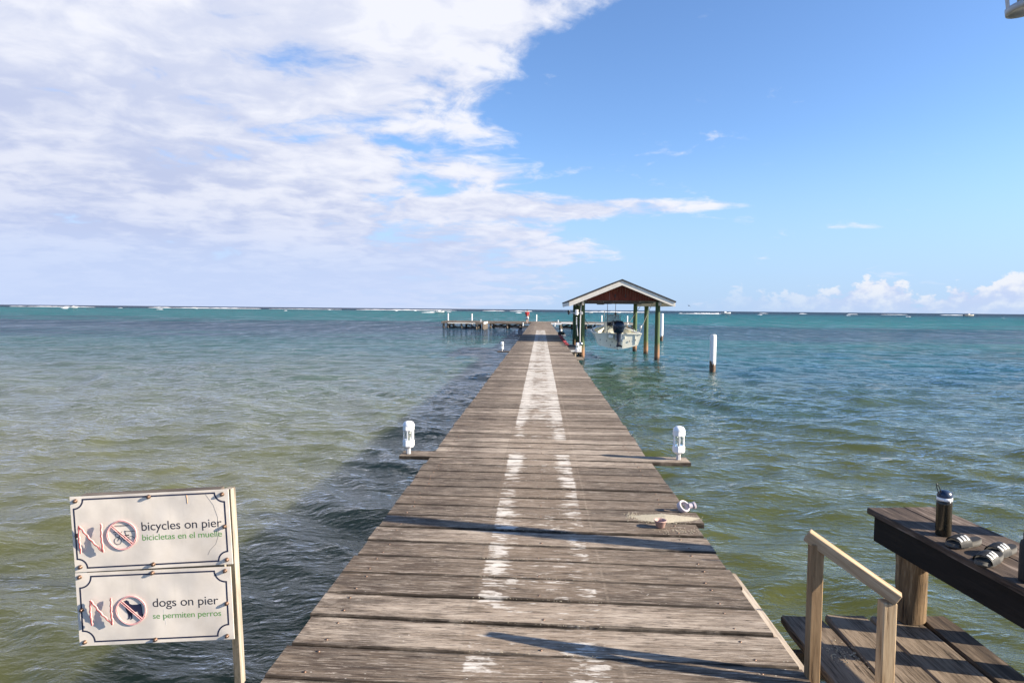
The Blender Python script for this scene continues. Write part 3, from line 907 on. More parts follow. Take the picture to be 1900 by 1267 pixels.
# ceiling boards under the roof
mb = MB()
for (ex, ez) in (EL_, ER_):
    q = []
    for yy in (YF + 0.04, YB - 0.04):
        q += [Vector((PKX, yy, PKZ - 0.02)), Vector((ex, yy, ez - 0.02)), Vector((ex, yy, ez + 0.015)), Vector((PKX, yy, PKZ + 0.015))]
    mb._add(q, [(0, 1, 2, 3), (7, 6, 5, 4), (0, 4, 5, 1), (1, 5, 6, 2), (2, 6, 7, 3), (3, 7, 4, 0)])
mb.build('ceiling', M_ceil, bh, BHO)
FH = 0.25
for yy in (YF, YB):
    for (ex, ez) in (EL_, ER_):
        mb = MB()
        q = []
        for y2 in (yy - 0.025, yy + 0.025):
            q += [(PKX, y2, PKZ + 0.018), (ex, y2, ez + 0.018), (ex, y2, ez + 0.018 - FH), (PKX, y2, PKZ + 0.018 - FH)]
        mb._add(q, [(0, 3, 2, 1), (4, 5, 6, 7), (0, 1, 5, 4), (1, 2, 6, 5), (2, 3, 7, 6), (3, 0, 4, 7)])
        mb.build('fascia', M_fascia, bh, BHO)
for ex, ez in (EL_, ER_):
    s_ = -1 if ex < 4 else 1
    mb = MB(); mb.box((ex - 0.02 + s_ * 0.021, YF + 0.03, ez - 0.20), (ex + 0.02 + s_ * 0.021, YB - 0.03, ez + 0.015)); mb.build('eave_board', M_fascia, bh, BHO)
# red gable ends with vertical boards
for yy in (35.42, 43.45):
    mb = MB()
    zb = 2.27
    def rz(xv):
        return PKZ - 0.03 - (abs(xv - PKX) / (PKX - EL_[0])) * (PKZ - EL_[1])
    xv = 2.05
    while xv < 6.5:
        x2 = xv + 0.14
        q = []
        for y2 in (yy - 0.012, yy + 0.012):
            q += [(xv, y2, zb), (x2 - 0.008, y2, zb), (x2 - 0.008, y2, max(zb + .01, rz(x2))), (xv, y2, max(zb + .01, rz(xv)))]
        mb._add(q, [(0, 1, 2, 3), (7, 6, 5, 4), (0, 4, 5, 1), (1, 5, 6, 2), (2, 6, 7, 3), (3, 7, 4, 0)])
        xv = x2
    mb.build('gable', M_redw, bh, BHO)
    mb = MB(); mb.box((1.9, yy - 0.05, 2.215), (6.75, yy + 0.05, 2.268)); mb.build('tie_beam', M_frame, bh, BHO)
for xv in (4.02, 4.58):
    mb = MB(); mb.box((xv - 0.022, 35.36, 2.45), (xv + 0.022, 35.405, 2.62)); mb.build('gable_bracket', M_black, bh, BHO)
for (xv, y0, y1) in [(2.27, 35.0, 43.8), (6.40, 35.0, 43.8)]:
    mb = MB(); mb.box((xv - 0.05, y0, 2.02), (xv + 0.05, y1, 2.212)); mb.build('side_beam', M_fascia, bh, BHO)
# hoist shafts under the ceiling and the falls
for yv in (37.0, 41.3):
    mb = MB(); mb.tube([(2.3, yv, 2.18), (6.4, yv, 2.18)], 0.03, 8); mb.box((3.55, yv - 0.1, 2.10), (4.0, yv + 0.1, 2.26)); mb.build('hoist', M_wire, bh, BHO)
for pts in [[(3.78, 37.0, 2.15), (3.80, 37.0, 0.35)], [(4.42, 38.6, 2.25), (4.42, 38.6, 1.3)],
            [(2.40, 36.9, 1.35), (3.02, 36.6, 0.50)], [(6.30, 41.3, 2.05), (5.35, 41.3, 0.62)], [(6.30, 37.2, 2.10), (5.62, 37.0, 0.55), (5.52, 36.9, -0.05)],
            [(3.05, 37.0, 0.42), (3.42, 37.1, -0.30)], [(4.42, 38.4, 1.45), (3.72, 36.7, 0.50)]]:
    mb = MB(); mb.sm = True; mb.tube(pts, 0.016, 6); mb.build('hoist_cable', M_rope if pts[0][0] > 5 else M_wire, bh, BHO)
mb = MB(); mb.lathe((4.42, 38.6, 1.55), [(0.0, -0.09), (0.06, -0.05), (0.07, 0.0), (0.06, 0.05), (0.0, 0.09)], 10); mb.build('pulley_weight', M_black, bh, BHO)
for (xv, yv, z0) in [(5.55, 37.0, 0.60), (5.38, 41.3, 0.66)]:
    mb = MB(); mb.lathe((xv + 0.12, yv, z0 + 0.22), [(0.0, -0.09), (0.05, -0.05), (0.05, 0.05), (0.0, 0.09)], 8); mb.build('pulley', M_steel, bh, BHO)
# electrics on the left posts
mb = MB(); mb.sm = True; mb.tube([(2.13, 34.98, -0.6), (2.12, 35.0, 0.6), (2.14, 35.1, 1.6), (2.18, 35.2, 2.1)], 0.03, 8); mb.build('conduit', M_lampgrey, bh, BHO)
mb = MB(); mb.sm = True; mb.tube([(1.93, 35.1, 1.25), (1.96, 35.1, 0.8), (2.0, 35.1, 0.35)], 0.022, 8); mb.build('conduit', M_lampgrey, bh, BHO)
mb = MB(); mb.box((1.55, 34.95, 1.55), (2.20, 35.0, 1.61)); mb.build('lamp_arm', M_lampgrey, bh, BHO)
mb = MB(); mb.lathe((1.92, 34.95, 1.48), [(0.075, 0), (0.085, 0.05), (0.085, 0.24), (0.09, 0.25), (0.09, 0.28), (0.0, 0.285)], 14); mb.build('floodlight', M_white, bh, BHO)
mb = MB(); mb.lathe((1.50, 34.95, 1.50), [(0.04, 0), (0.045, 0.1), (0.07, 0.13), (0.085, 0.24), (0.0, 0.245)], 12); mb.build('small_floodlight', M_black, bh, BHO)
mb = MB(); mb.box((2.13, 34.93, 1.50), (2.25, 35.05, 1.66), 0.01); mb.build('junction_box', M_lampgrey, bh, BHO)
for k in range(4):
    mb = MB(); mb.box((1.90, 35.0, 1.30 - k * 0.11), (1.96, 35.05, 1.36 - k * 0.11)); mb.build('clamp', M_white, bh, BHO)
mb = MB(); mb.box((2.02, 34.90, -0.58), (2.20, 35.08, -0.12), 0.015); mb.build('meter_box', M_whitep, bh, BHO)
mb = MB(); mb.lathe((2.17, 34.85, -0.06), [(0.0, -0.1), (0.1, -0.08), (0.1, 0.08), (0.0, 0.1)], 12, Matrix.Rotation(PI / 2, 4, 'X')); mb.build('hose_reel', M_steel, bh, BHO)
mb = MB(); mb.sm = True; mb.tube([(1.60, 27.2, 0.02), (1.66, 29.5, -0.25), (1.80, 32.4, -0.3), (2.04, 34.9, -0.25)], 0.03, 8); mb.build('power_cable', M_white, bh, BHO)

# ------------------------------------------------------------------ motor boat on the lift
BO = Vector((4.28, 36.0, -0.43))
boat = thing('motorboat', BO, 'cream open motorboat hanging in the lift under the shelter, stern to the pier', 'boat')
CXB = 4.28


def section(t):
    """half-section outline (x offset, z) from keel to gunwale at station t (0 stern, 1 bow)"""
    w = 1.28 * (1 - max(0, t - 0.35) ** 2.2 * 2.35)
    w = max(w, 0.02)
    kz = -0.43 + 0.95 * max(0, t - 0.62) ** 2 * 3.2
    gz = 0.47 + 0.30 * t ** 1.6
    chz = kz + (0.26 + 0.25 * t) * min(1, w / 0.7)
    chw = w * (0.86 - 0.28 * t)
    return [(0, kz), (chw * 0.5, kz + (chz - kz) * 0.45), (chw, chz), (chw + (w - chw) * 0.45, chz + (gz - chz) * 0.4), (w, gz - 0.05), (w, gz)]


NS = 18; LEN = 6.6
outer = []; inner = []; gun = []
for i in range(NS + 1):
    t = i / NS; yy = 36.0 + LEN * t
    s_ = section(t)
    full = [(CXB - a, yy + 0.0, b) for a, b in s_[::-1]] + [(CXB + a, yy, b) for a, b in s_[1:]]
    outer.append(full)
    w, gz = s_[-1]
    wi = max(w - 0.16, 0.005); fz = -0.02 if t < 0.8 else 0.25
    yi = max(yy, 36.13)
    inner.append([(CXB - wi, yi, gz - 0.005), (CXB - wi * 0.96, yi, fz + 0.08), (CXB - wi * 0.8, yi, fz), (CXB + wi * 0.8, yi, fz), (CXB + wi * 0.96, yi, fz + 0.08), (CXB + wi, yi, gz - 0.005)])
    gun.append((w, wi, gz, yy))
mb = MB(); mb.grid(outer)
mb._add(outer[0], [tuple(range(len(outer[0])))], False)
mb.build('hull', M_gel, boat, BO)
mb = MB(); mb.grid(inner); mb._add(inner[0], [tuple(range(6))[::-1]], False); mb.build('cockpit_liner', M_gel, boat, BO)
mb = MB()
for s_ in (-1, 1):
    rows = []
    for (w, wi, gz, yy) in gun:
        rows.append([(CXB + s_ * (w + 0.02), yy, gz - 0.06), (CXB + s_ * (w + 0.03), yy, gz), (CXB + s_ * w, yy, gz + 0.03), (CXB + s_ * wi, yy, gz + 0.02), (CXB + s_ * wi, yy, gz - 0.04)])
    mb.grid(rows)
w, wi, gz, yy = gun[0]
mb.box((CXB - w - 0.02, 35.95, gz - 0.05), (CXB - 0.42, 36.12, gz + 0.028), 0.01)
mb.box((CXB + 0.42, 35.95, gz - 0.05), (CXB + w + 0.02, 36.12, gz + 0.028), 0.01)
mb.build('gunwale', M_gel, boat, BO)
mb = MB()
mb.box((CXB - 0.42, 35.97, 0.18), (CXB + 0.42, 36.10, 0.34), 0.01)
mb.build('motor_well', M_gel, boat, BO)
for xv in (-0.95, 0.95):
    mb = MB(); mb.box((CXB + xv - 0.02, 35.972, -0.10 if xv < 0 else -0.12), (CXB + xv + 0.02, 35.998, 0.40)); mb.build('transom_rib', M_gel, boat, BO)
for (xv, zv) in [(-0.98, 0.12), (-0.62, 0.06), (0.64, 0.05), (0.96, 0.12), (-0.32, 0.0), (-0.40, -0.18), (-0.16, -0.30), (-0.02, -0.40)]:
    mb = MB(); mb.box((CXB + xv - 0.015, 35.96, zv - 0.04), (CXB + xv + 0.015, 35.985, zv + 0.04), 0.004); mb.build('fitting', M_black, boat, BO)
mb = MB(); mb.box((3.86, 38.6, 0.0), (4.74, 39.5, 1.08), 0.05); mb.build('console', M_gel, boat, BO)
mb = MB(); mb.box((3.92, 38.56, 0.82), (4.68, 38.598, 1.04)); mb.build('dash_panel', M_black, boat, BO)
mb = MB(); mb._add([(3.90, 38.75, 1.08), (4.72, 38.75, 1.08), (4.68, 38.95, 1.46), (3.94, 38.95, 1.46), (3.90, 38.77, 1.08), (4.72, 38.77, 1.08), (4.68, 38.97, 1.46), (3.94, 38.97, 1.46)],
                   [(0, 1, 2, 3), (7, 6, 5, 4), (0, 4, 5, 1), (1, 5, 6, 2), (2, 6, 7, 3), (3, 7, 4, 0)]); mb.build('windshield', M_screen, boat, BO)
mb = MB(); mb.sm = True
mb.tube([(4.73, 38.7, 1.05), (4.75, 38.9, 1.47), (3.87, 38.9, 1.47), (3.85, 38.7, 1.05)], 0.018, 6); mb.build('windshield_frame', M_steel, boat, BO)
mb = MB(); mb.sm = True
pts = [(4.28 + 0.19 * math.cos(a), 38.45 + 0.05 * math.sin(a), 0.92 + 0.19 * math.sin(a)) for a in np.linspace(0, 2 * PI, 16, endpoint=False)]
mb.tube(pts, 0.018, 6, closed=True); mb.build('steering_wheel', M_black, boat, BO)
mb = MB(); mb.box((3.82, 37.5, 0.0), (4.74, 38.0, 0.52), 0.05); mb.build('seat', M_gel, boat, BO)
mb = MB(); mb.box((3.06 + 0.12, 36.15, 0.0), (3.75, 36.75, 0.36), 0.04); mb.box((4.85, 36.15, 0.0), (5.36, 36.75, 0.36), 0.04); mb.build('stern_seats', M_gel, boat, BO)
mb = MB(); mb.sm = True; mb.tube([(3.84, 39.3, 0.1), (3.83, 39.3, 1.75)], 0.02, 6); mb.build('antenna', M_white, boat, BO)
for s_ in (-1, 1):
    mb = MB(); mb.sm = True
    w, wi, gz, yy = gun[2]
    for (y0, y1) in ((36.6, 37.3), (38.0, 38.8)):
        mb.tube([(CXB + s_ * 1.22, y0, gz), (CXB + s_ * 1.22, y0 + 0.08, gz + 0.17), (CXB + s_ * 1.21, y1 - 0.08, gz + 0.17), (CXB + s_ * 1.21, y1, gz)], 0.016, 6)
    mb.build('grab_rail', M_steel, boat, BO)
mb = MB(); mb.sm = True
for s_ in (-1, 1):
    pts = []
    for k in range(6, 18):
        w, wi, gz, yy = gun[k]
        pts.append((CXB + s_ * (w * 0.93), yy, gz + 0.24 * min(1, (k - 6) / 3)))
    mb.tube(pts, 0.014, 6)
mb.build('bow_rail', M_steel, boat, BO)
# outboard, tilted slightly
mb = MB(); mb.sm = True
mcx, mcy = 4.245, 35.55
rows = []
for (z, wx_, wy_, off) in [(0.50, 0.17, 0.20, 0.05), (0.56, 0.22, 0.28, 0.03), (0.72, 0.255, 0.33, 0.0), (0.92, 0.262, 0.35, 0.0), (1.06, 0.25, 0.33, 0.02), (1.15, 0.21, 0.27, 0.05), (1.185, 0.12, 0.16, 0.07), (1.19, 0.01, 0.01, 0.07)]:
    rows.append([(mcx + wx_ * math.copysign(abs(math.cos(a)) ** 0.7, math.cos(a)), mcy + off + wy_ * math.copysign(abs(math.sin(a)) ** 0.7, math.sin(a)), z) for a in np.linspace(0, 2 * PI, 20, endpoint=False)])
rows = [[(mcx + (a_ - mcx) * 1.18, mcy + (b_ - mcy) * 1.1, c_) for a_, b_, c_ in r] for r in rows]
mb.grid(rows, closed=True); mb._add(rows[0], [tuple(range(20))[::-1]])
M_cowl = simple('outboard_cowl', (0.010, 0.016, 0.030), 0.22, var=0.2, scale=5)
motor = mb.build('outboard_motor', M_cowl, boat, BO)
mb = MB(); mb.sm = True
rows = []
for (z, a_, b_) in [(0.50, 0.13, 0.16), (0.30, 0.12, 0.15), (0.10, 0.105, 0.17), (-0.05, 0.10, 0.17), (-0.12, 0.13, 0.22), (-0.18, 0.12, 0.2), (-0.24, 0.05, 0.12)]:
    rows.append([(mcx + 0.03 + a_ * math.cos(a), mcy + 0.02 + b_ * math.sin(a), z) for a in np.linspace(0, 2 * PI, 14, endpoint=False)])
mb.grid(rows, closed=True); mb._add(rows[-1], [tuple(range(14))])
o = mb.build('motor_leg', M_cowl, motor)
o.data.transform(Matrix.Translation(-BO))
mb = MB(); mb.box((mcx - 0.16, 35.72, 0.12), (mcx + 0.20, 35.965, 0.44), 0.02)
mb.box((mcx + 0.19, 35.75, 0.02), (mcx + 0.27, 35.9, 0.36), 0.02)
o = mb.build('mount_bracket', M_steel, motor); o.data.transform(Matrix.Translation(-BO))
mb = MB()
for k in range(3):
    a = 2 * PI * k / 3
    M = Matrix.Translation((mcx + 0.03, mcy - 0.22, -0.14)) @ Matrix.Rotation(a, 4, 'Y') @ Matrix.Rotation(0.5, 4, 'Z')
    mb.box((-0.05, -0.01, 0.02), (0.05, 0.01, 0.17), 0.004, M)
o = mb.build('propeller', M_black, motor); o.data.transform(Matrix.Translation(-BO))
mb = MB(); mb.sm = True; mb.tube([(4.05, 35.8, 0.42), (3.80, 35.75, 0.48), (3.72, 36.0, 0.46)], 0.03, 8); mb.box((3.70, 35.6, 0.20), (3.98, 35.9, 0.42), 0.03)
o = mb.build('swim_step', M_gel, boat, BO)

# ------------------------------------------------------------------ white mooring piles
def mooring(x, y, r, top, label, sides=20, tip=0.06):
    t = MB(); t.sm = True
    t.tube([(x, y, -3), (x, y, top - tip), (x, y, top - tip * 0.35), (x, y, top)], [r, r, r * 0.93, r * 0.72], sides)
    o = t.build('mooring_pile', M_whitepile, None, (x, y, WATER_Z))
    tag(o, label, 'mooring pile', 'white mooring piles standing in the water')
    return o


mooring(7.81, 29.63, 0.138, 0.70, 'thick white pile standing alone in open water, dark at its foot')
mooring(10.92, 59.0, 0.15, 1.50, 'white pile standing just behind the front right post of the boat house')
mooring(-13.95, 96.9, 0.10, 1.05, 'white pile at the far left corner of the end platform')
mooring(-10.35, 96.9, 0.085, 1.05, 'thin white pile behind the left wing of the end platform, inward of its corner')
mooring(-0.65, 96.9, 0.085, 1.00, 'thin white pile behind the end of the pier, right of the walking person')
mooring(9.05, 96.9, 0.10, 1.0, 'white pile behind the end platform, seen left of the boat windshield')
mooring(12.85, 96.9, 0.10, 0.95, 'white pile at the right end of the end platform, seen right of the outboard motor')

# ------------------------------------------------------------------ red rope along the edge
mb = MB(); mb.sm = True
for s_ in (0, 1.7):
    pts = []
    for i in range(150):
        yy = 31.4 + i * (43.0 - 31.4) / 149
        pts.append((1.28 + 0.085 * math.sin(i * 0.85 + s_) + rng.uniform(-.01, .01), yy, 0.03 + 0.05 * abs(math.sin(i * 0.6 + s_))))
    mb.tube(pts, 0.016, 6)
tag(mb.build('rope', M_redrope, None, (1.28, 37, 0)), 'tangled red rope along the right pier edge beside the boat house', 'rope')
mb = MB()
for k in range(7):
    c0 = (1.40 + rng.uniform(-.12, .12), 43.6 + rng.uniform(-.4, .4), 0.10 + rng.uniform(0, .12))
    rr_ = rng.uniform(0.10, 0.17)
    mb.lathe(c0, [(0.0, -rr_ * .8), (rr_ * .8, -rr_ * .5), (rr_, 0), (rr_ * .7, rr_ * .6), (0, rr_ * .8)], 9)
tag(mb.build('tarpaulin', M_rubber, None, (1.4, 43.6, 0)), 'crumpled black bundle at the far end of the red rope', 'bundle')

# ------------------------------------------------------------------ person walking on the end of the pier
def skinned(name, pts, edges, rads, mat, parent, sub=2, root=0):
    me = bpy.data.meshes.new(name); me.from_pydata(pts, edges, []); me.materials.append(mat)
    o = bpy.data.objects.new(name, me); COL.objects.link(o)
    md = o.modifiers.new('skin', 'SKIN')
    if not me.skin_vertices:
        me.skin_vertices.new()
    sv = me.skin_vertices[0].data
    for i, r in enumerate(rads):
        r = r if isinstance(r, tuple) else (r, r)
        sv[i].radius = r; sv[i].use_root = (i == root)
    md.use_smooth_shade = True
    ss = o.modifiers.new('sub', 'SUBSURF'); ss.levels = sub; ss.render_levels = sub
    if parent: o.parent = parent
    return o


M_skin = simple('skin', (0.30, 0.16, 0.10), 0.55, var=0.1, scale=10)
M_shirt = simple('red_shirt', (0.50, 0.035, 0.035), 0.85, var=0.15, scale=14)
M_shorts = simple('white_shorts', (0.72, 0.70, 0.67), 0.85, var=0.08, scale=14)
M_hair = simple('dark_hair', (0.015, 0.011, 0.009), 0.7, var=0.3, scale=30)
per = thing('person', (-1.72, 81.5, 0), 'person in red t-shirt and white shorts walking away near the end of the pier', 'person')
P_ = [(0, 0, 0.90), (0, 0.01, 1.05), (0, 0.03, 1.25), (0, 0.02, 1.40), (0, 0.03, 1.48), (0, 0.05, 1.56), (0, 0.05, 1.66), (0, 0.05, 1.70),
      (-0.17, 0.02, 1.37), (-0.25, -0.02, 1.12), (-0.27, 0.08, 0.90), (-0.28, 0.12, 0.82),
      (0.17, 0.02, 1.37), (0.25, -0.05, 1.12), (0.28, 0.04, 0.90), (0.29, 0.08, 0.82),
      (-0.10, 0, 0.85), (-0.10, 0.12, 0.47), (-0.10, 0.02, 0.09), (-0.10, 0.18, 0.04),
      (0.10, 0, 0.85), (0.10, -0.05, 0.47), (0.10, -0.30, 0.14), (0.10, -0.16, 0.03)]
E_ = [(0, 1), (1, 2), (2, 3), (3, 4), (4, 5), (5, 6), (6, 7), (3, 8), (8, 9), (9, 10), (10, 11), (3, 12), (12, 13), (13, 14), (14, 15), (0, 16), (16, 17), (17, 18), (18, 19), (0, 20), (20, 21), (21, 22), (22, 23)]
R_ = [(0.14, 0.10), (0.13, 0.09), (0.16, 0.10), (0.13, 0.09), 0.05, (0.07, 0.085), (0.08, 0.095), (0.05, 0.05), 0.055, 0.042, 0.03, 0.022, 0.055, 0.042, 0.03, 0.022, 0.09, 0.06, 0.04, 0.03, 0.09, 0.06, 0.04, 0.03]
skinned('body', P_, E_, R_, M_skin, per)
skinned('t_shirt', [(0, 0, 0.93), (0, 0.01, 1.07), (0, 0.03, 1.25), (0, 0.02, 1.40), (-0.18, 0.02, 1.38), (-0.235, 0.0, 1.20), (0.18, 0.02, 1.38), (0.235, -0.02, 1.20)],
        [(0, 1), (1, 2), (2, 3), (3, 4), (4, 5), (3, 6), (6, 7)], [(0.18, 0.13), (0.17, 0.12), (0.19, 0.13), (0.15, 0.10), 0.08, 0.07, 0.08, 0.07], M_shirt, per)
skinned('shorts', [(0, 0, 0.93), (0, 0, 0.86), (-0.10, 0.01, 0.80), (-0.11, 0.09, 0.56), (0.10, 0, 0.80), (0.11, -0.03, 0.56)],
        [(0, 1), (1, 2), (2, 3), (1, 4), (4, 5)], [(0.16, 0.12), (0.16, 0.12), 0.11, 0.10, 0.11, 0.10], M_shorts, per)
mb = MB(); mb.lathe((0, 0.035, 1.66), [(0.088, -0.06), (0.098, 0.0), (0.088, 0.06), (0.05, 0.10), (0.0, 0.11)], 12); mb.build('hair', M_hair, per)

# ------------------------------------------------------------------ landing, handrail, bench
LZ = -0.45
LO = Vector((2.1, 3.2, LZ))
land = thing('landing', LO, 'low plank landing beside the pier at bottom right, boards running out to sea', 'landing')
mb = MB()


def yplank(mb, x0, x1, y0, y1, z, segs=24):
    mb.rnd = rng.random(); b = 0.012; rows = []
    ph = rng.uniform(0, 6)
    for i in range(segs + 1):
        y = y0 + (y1 - y0) * i / segs
        j0 = 0.004 * math.sin(3 * y + ph) + rng.uniform(-.0015, .0015); j1 = 0.004 * math.sin(2.2 * y + ph * 2) + rng.uniform(-.0015, .0015)
        if i == segs: j0 += 0.01; j1 -= 0.012
        zz = z + 0.002 * math.sin(2 * y + ph)
        rows.append([(x0 + j0, y, zz - 0.05), (x0 + j0, y, zz - b), (x0 + j0 + b, y, zz), ((x0 + x1) / 2, y, zz - 0.003), (x1 + j1 - b, y, zz), (x1 + j1, y, zz - b), (x1 + j1, y, zz - 0.05)])
    mb.grid(rows[::-1], closed=True, smooth=False)
    mb._add(rows[0], [tuple(range(7))[::-1]]); mb._add(rows[-1], [tuple(range(7))])


for (x0, x1, y1, zz) in [(1.36, 1.74, 4.67, -0.54), (1.762, 2.062, 4.68, LZ), (2.080, 2.39, 4.70, LZ + 0.004), (2.410, 2.74, 4.715, LZ - 0.004), (2.762, 2.975, 4.74, LZ)]:
    yplank(mb, x0, x1, 0.2, y1, zz)
mb.build('deck_boards', M_landing, land, LO, rnd=True)
for yv in (0.8, 2.4, 4.45):
    mb = MB(); mb.box((1.36, yv - 0.03, LZ - 0.32), (2.96, yv + 0.03, LZ - 0.145)); mb.build('joist', M_frame, land, LO)
for (xv, yv) in [(1.5, 4.35), (2.85, 4.35), (1.5, 1.2), (2.85, 1.2)]:
    mb = MB(); mb.sm = True; mb.tube([(xv, yv, -3), (xv, yv, LZ - 0.146)], 0.08, 12); mb.build('piling', M_pile, land, LO)

# handrail
HO = Vector((1.36, 2.9, LZ))
hr = thing('handrail', HO, 'short new pale timber handrail on two square posts at the pier edge, bottom right', 'handrail')
for (cx_, cy_, zt, rn, pw) in [(1.322, 3.09, 0.655, 0.2, 0.056), (1.588, 2.95, 0.445, 0.8, 0.060)]:
    mb = MB(); mb.rnd = rn
    mb.box((cx_ - pw / 2, cy_ - pw / 2, LZ - 0.25), (cx_ + pw / 2, cy_ + pw / 2, zt), 0.004); mb.build('post', M_rail, hr, HO, rnd=True)
mb = MB()
a = Vector((1.285, 3.108, 0.688)); b = Vector((1.626, 2.930, 0.462))
d = (b - a).normalized(); side = d.cross(Vector((0, 0, 1))).normalized(); u_ = side.cross(d)
M = Matrix(((d.x, side.x, u_.x, a.x), (d.y, side.y, u_.y, a.y), (d.z, side.z, u_.z, a.z), (0, 0, 0, 1)))
mb.box((0, -0.026, -0.027), ((b - a).length, 0.026, 0.027), 0.003)
o = mb.build('rail', M_railtop, None, None, rnd=True)
o.parent = hr; o.matrix_parent_inverse = Matrix.Identity(4); o.matrix_local = Matrix.Translation(-HO) @ M

# bench / counter
BT = 0.30
bd = Vector((0.093, -0.995, 0)).normalized()
bs = Vector((-bd.y, bd.x, 0))        # to the right
Bo = Vector((2.456, 4.863, BT))
Mb = Matrix(((bs.x, -bd.x, 0, Bo.x), (bs.y, -bd.y, 0, Bo.y), (0, 0, 1, BT), (0, 0, 0, 1)))   # local x right, y away along, z up ; table spans y<0
bench = bpy.data.objects.new('bench', None); COL.objects.link(bench); bench.matrix_world = Mb
tag(bench, 'dark weathered plank counter on a round log leg above the landing, holding bottles and sandals', 'bench')
mb = MB()


def bplank(x0, x1, y0, y1, z):
    mb.rnd = rng.random(); b = 0.008; rows = []; n = 30
    ph = rng.uniform(0, 6)
    for i in range(n + 1):
        y = y0 + (y1 - y0) * i / n
        j0 = 0.004 * math.sin(4 * y + ph) + rng.uniform(-.002, .002); j1 = 0.003 * math.sin(3.2 * y + ph * 2)
        rows.append([(x0 + j0, y, z - 0.042), (x0 + j0, y, z - b), (x0 + j0 + b, y, z), ((x0 + x1) / 2, y, z - 0.002), (x1 + j1 - b, y, z), (x1 + j1, y, z - b), (x1 + j1, y, z - 0.042)])
    mb.grid(rows, closed=True, smooth=False)
    mb._add(rows[0], [tuple(range(7))]); mb._add(rows[-1], [tuple(range(7))[::-1]])


bplank(-0.005, 0.275, 0.01, -3.5, 0.0)
bplank(0.283, 0.545, 0.03, -3.5, -0.004)
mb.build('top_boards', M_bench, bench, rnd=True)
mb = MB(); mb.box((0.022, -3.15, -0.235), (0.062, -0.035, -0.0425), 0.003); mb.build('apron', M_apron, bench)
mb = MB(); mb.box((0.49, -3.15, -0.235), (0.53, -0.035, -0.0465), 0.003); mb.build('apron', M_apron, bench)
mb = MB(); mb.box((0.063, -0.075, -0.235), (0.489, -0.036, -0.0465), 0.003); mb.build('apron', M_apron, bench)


def leg_log(x, y):
    mb = MB(); rows = []
    for i in range(15):
        z = LZ - BT + 0.001 + (0.762 - 0.05) * i / 14
        rows.append([(x + (0.098 + 0.008 * math.sin(3 * a + z * 5) + rng.uniform(-.003, .003)) * math.cos(a), y + (0.098 + 0.006 * math.sin(2 * a + z * 7)) * math.sin(a), z) for a in np.linspace(0, 2 * PI, 28, endpoint=False)])
    mb.grid(rows, closed=True); mb._add(rows[-1], [tuple(range(28))]); mb._add(rows[0], [tuple(range(28))[::-1]])
    mb.build('log_leg', M_log, bench)


leg_log(0.205, -0.20); leg_log(0.24, -2.9)

# water bottle
def at_bench(x, y): return Mb @ Vector((x, y, 0.0))
BP = Vector((2.654, 4.30, BT + 0.0))
bt = thing('water_bottle', BP, 'slim dark water bottle with blue lid, white collar and wrist loop on the bench', 'bottle', rot=(0, 0, 0.3))
bt.scale = (1.08, 1.08, 1.08)
m, g, p = new_mat('smoked_plastic'); setp(g, p, color=(0.035, 0.028, 0.018), rough=0.12, trans=0.25, ior=1.4); M_smoke = m
mb = MB(); mb.lathe((0, 0, 0), [(0.040, 0.0), (0.042, 0.006), (0.0425, 0.05), (0.041, 0.12), (0.0425, 0.19), (0.042, 0.205), (0.036, 0.213)], 28); mb.build('body', M_smoke, bt)
mb = MB(); mb.lathe((0, 0, 0), [(0.037, 0.213), (0.042, 0.214), (0.042, 0.232), (0.038, 0.233)], 28); mb.build('collar', M_white, bt)
M_blue = simple('navy_lid', (0.015, 0.028, 0.060), 0.3, var=0.2, scale=20)
mb = MB(); mb.lathe((0, 0, 0), [(0.040, 0.233), (0.041, 0.245), (0.036, 0.262), (0.022, 0.273), (0.0, 0.276)], 24); mb.box((0.030, -0.012, 0.225), (0.052, 0.012, 0.262), 0.003); mb.build('lid', M_blue, bt)
mb = MB(); mb.sm = True
lp = []
for a in np.linspace(0, 2 * PI, 20, endpoint=False):
    u_ = -0.5 * math.cos(a) + 0.5; v_ = 0.008 * math.sin(a)
    lp.append((-0.034 - 0.034 * u_ + v_, -0.004, 0.248 + 0.070 * u_ + v_ * 0.6))
mb.tube(lp, 0.0028, 6, closed=True); mb.build('wrist_loop', M_black, bt)

fl = thing('flask', (2.662, 3.57, BT), 'black metal flask with loop cap at the right end of the items on the bench', 'flask')
mb = MB(); mb.lathe((0, 0, 0), [(0.041, 0), (0.0435, 0.006), (0.0435, 0.20), (0.038, 0.222), (0.028, 0.230)], 28); mb.build('body', M_rubber, fl)
mb = MB(); mb.lathe((0, 0, 0), [(0.029, 0.231), (0.030, 0.262), (0.026, 0.268), (0.0, 0.269)], 20)
mb.sm = True
mb.tube([(-0.02, 0, 0.262), (-0.018, 0, 0.285), (0.0, 0, 0.293), (0.018, 0, 0.285), (0.02, 0, 0.262)], 0.005, 8); mb.build('cap', M_black, fl)


# slide sandals
M_sole = simple('grey_sole', (0.075, 0.070, 0.062), 0.8, var=0.15, scale=30)
M_stripe = simple('white_stripe', (0.50, 0.50, 0.48), 0.5, var=0.03)


def sole_outline(s=1.0, n=36):
    pts = []
    for k in range(n):
        a = 2 * PI * k / n
        yy = 0.135 * math.cos(a)
        w_ = 0.043 + 0.007 * (yy / 0.135) - 0.006 * math.exp(-((yy + 0.03) / 0.04) ** 2)
        pts.append((w_ * math.copysign(abs(math.sin(a)) ** 0.75, math.sin(a)) * s, yy * s))
    return pts


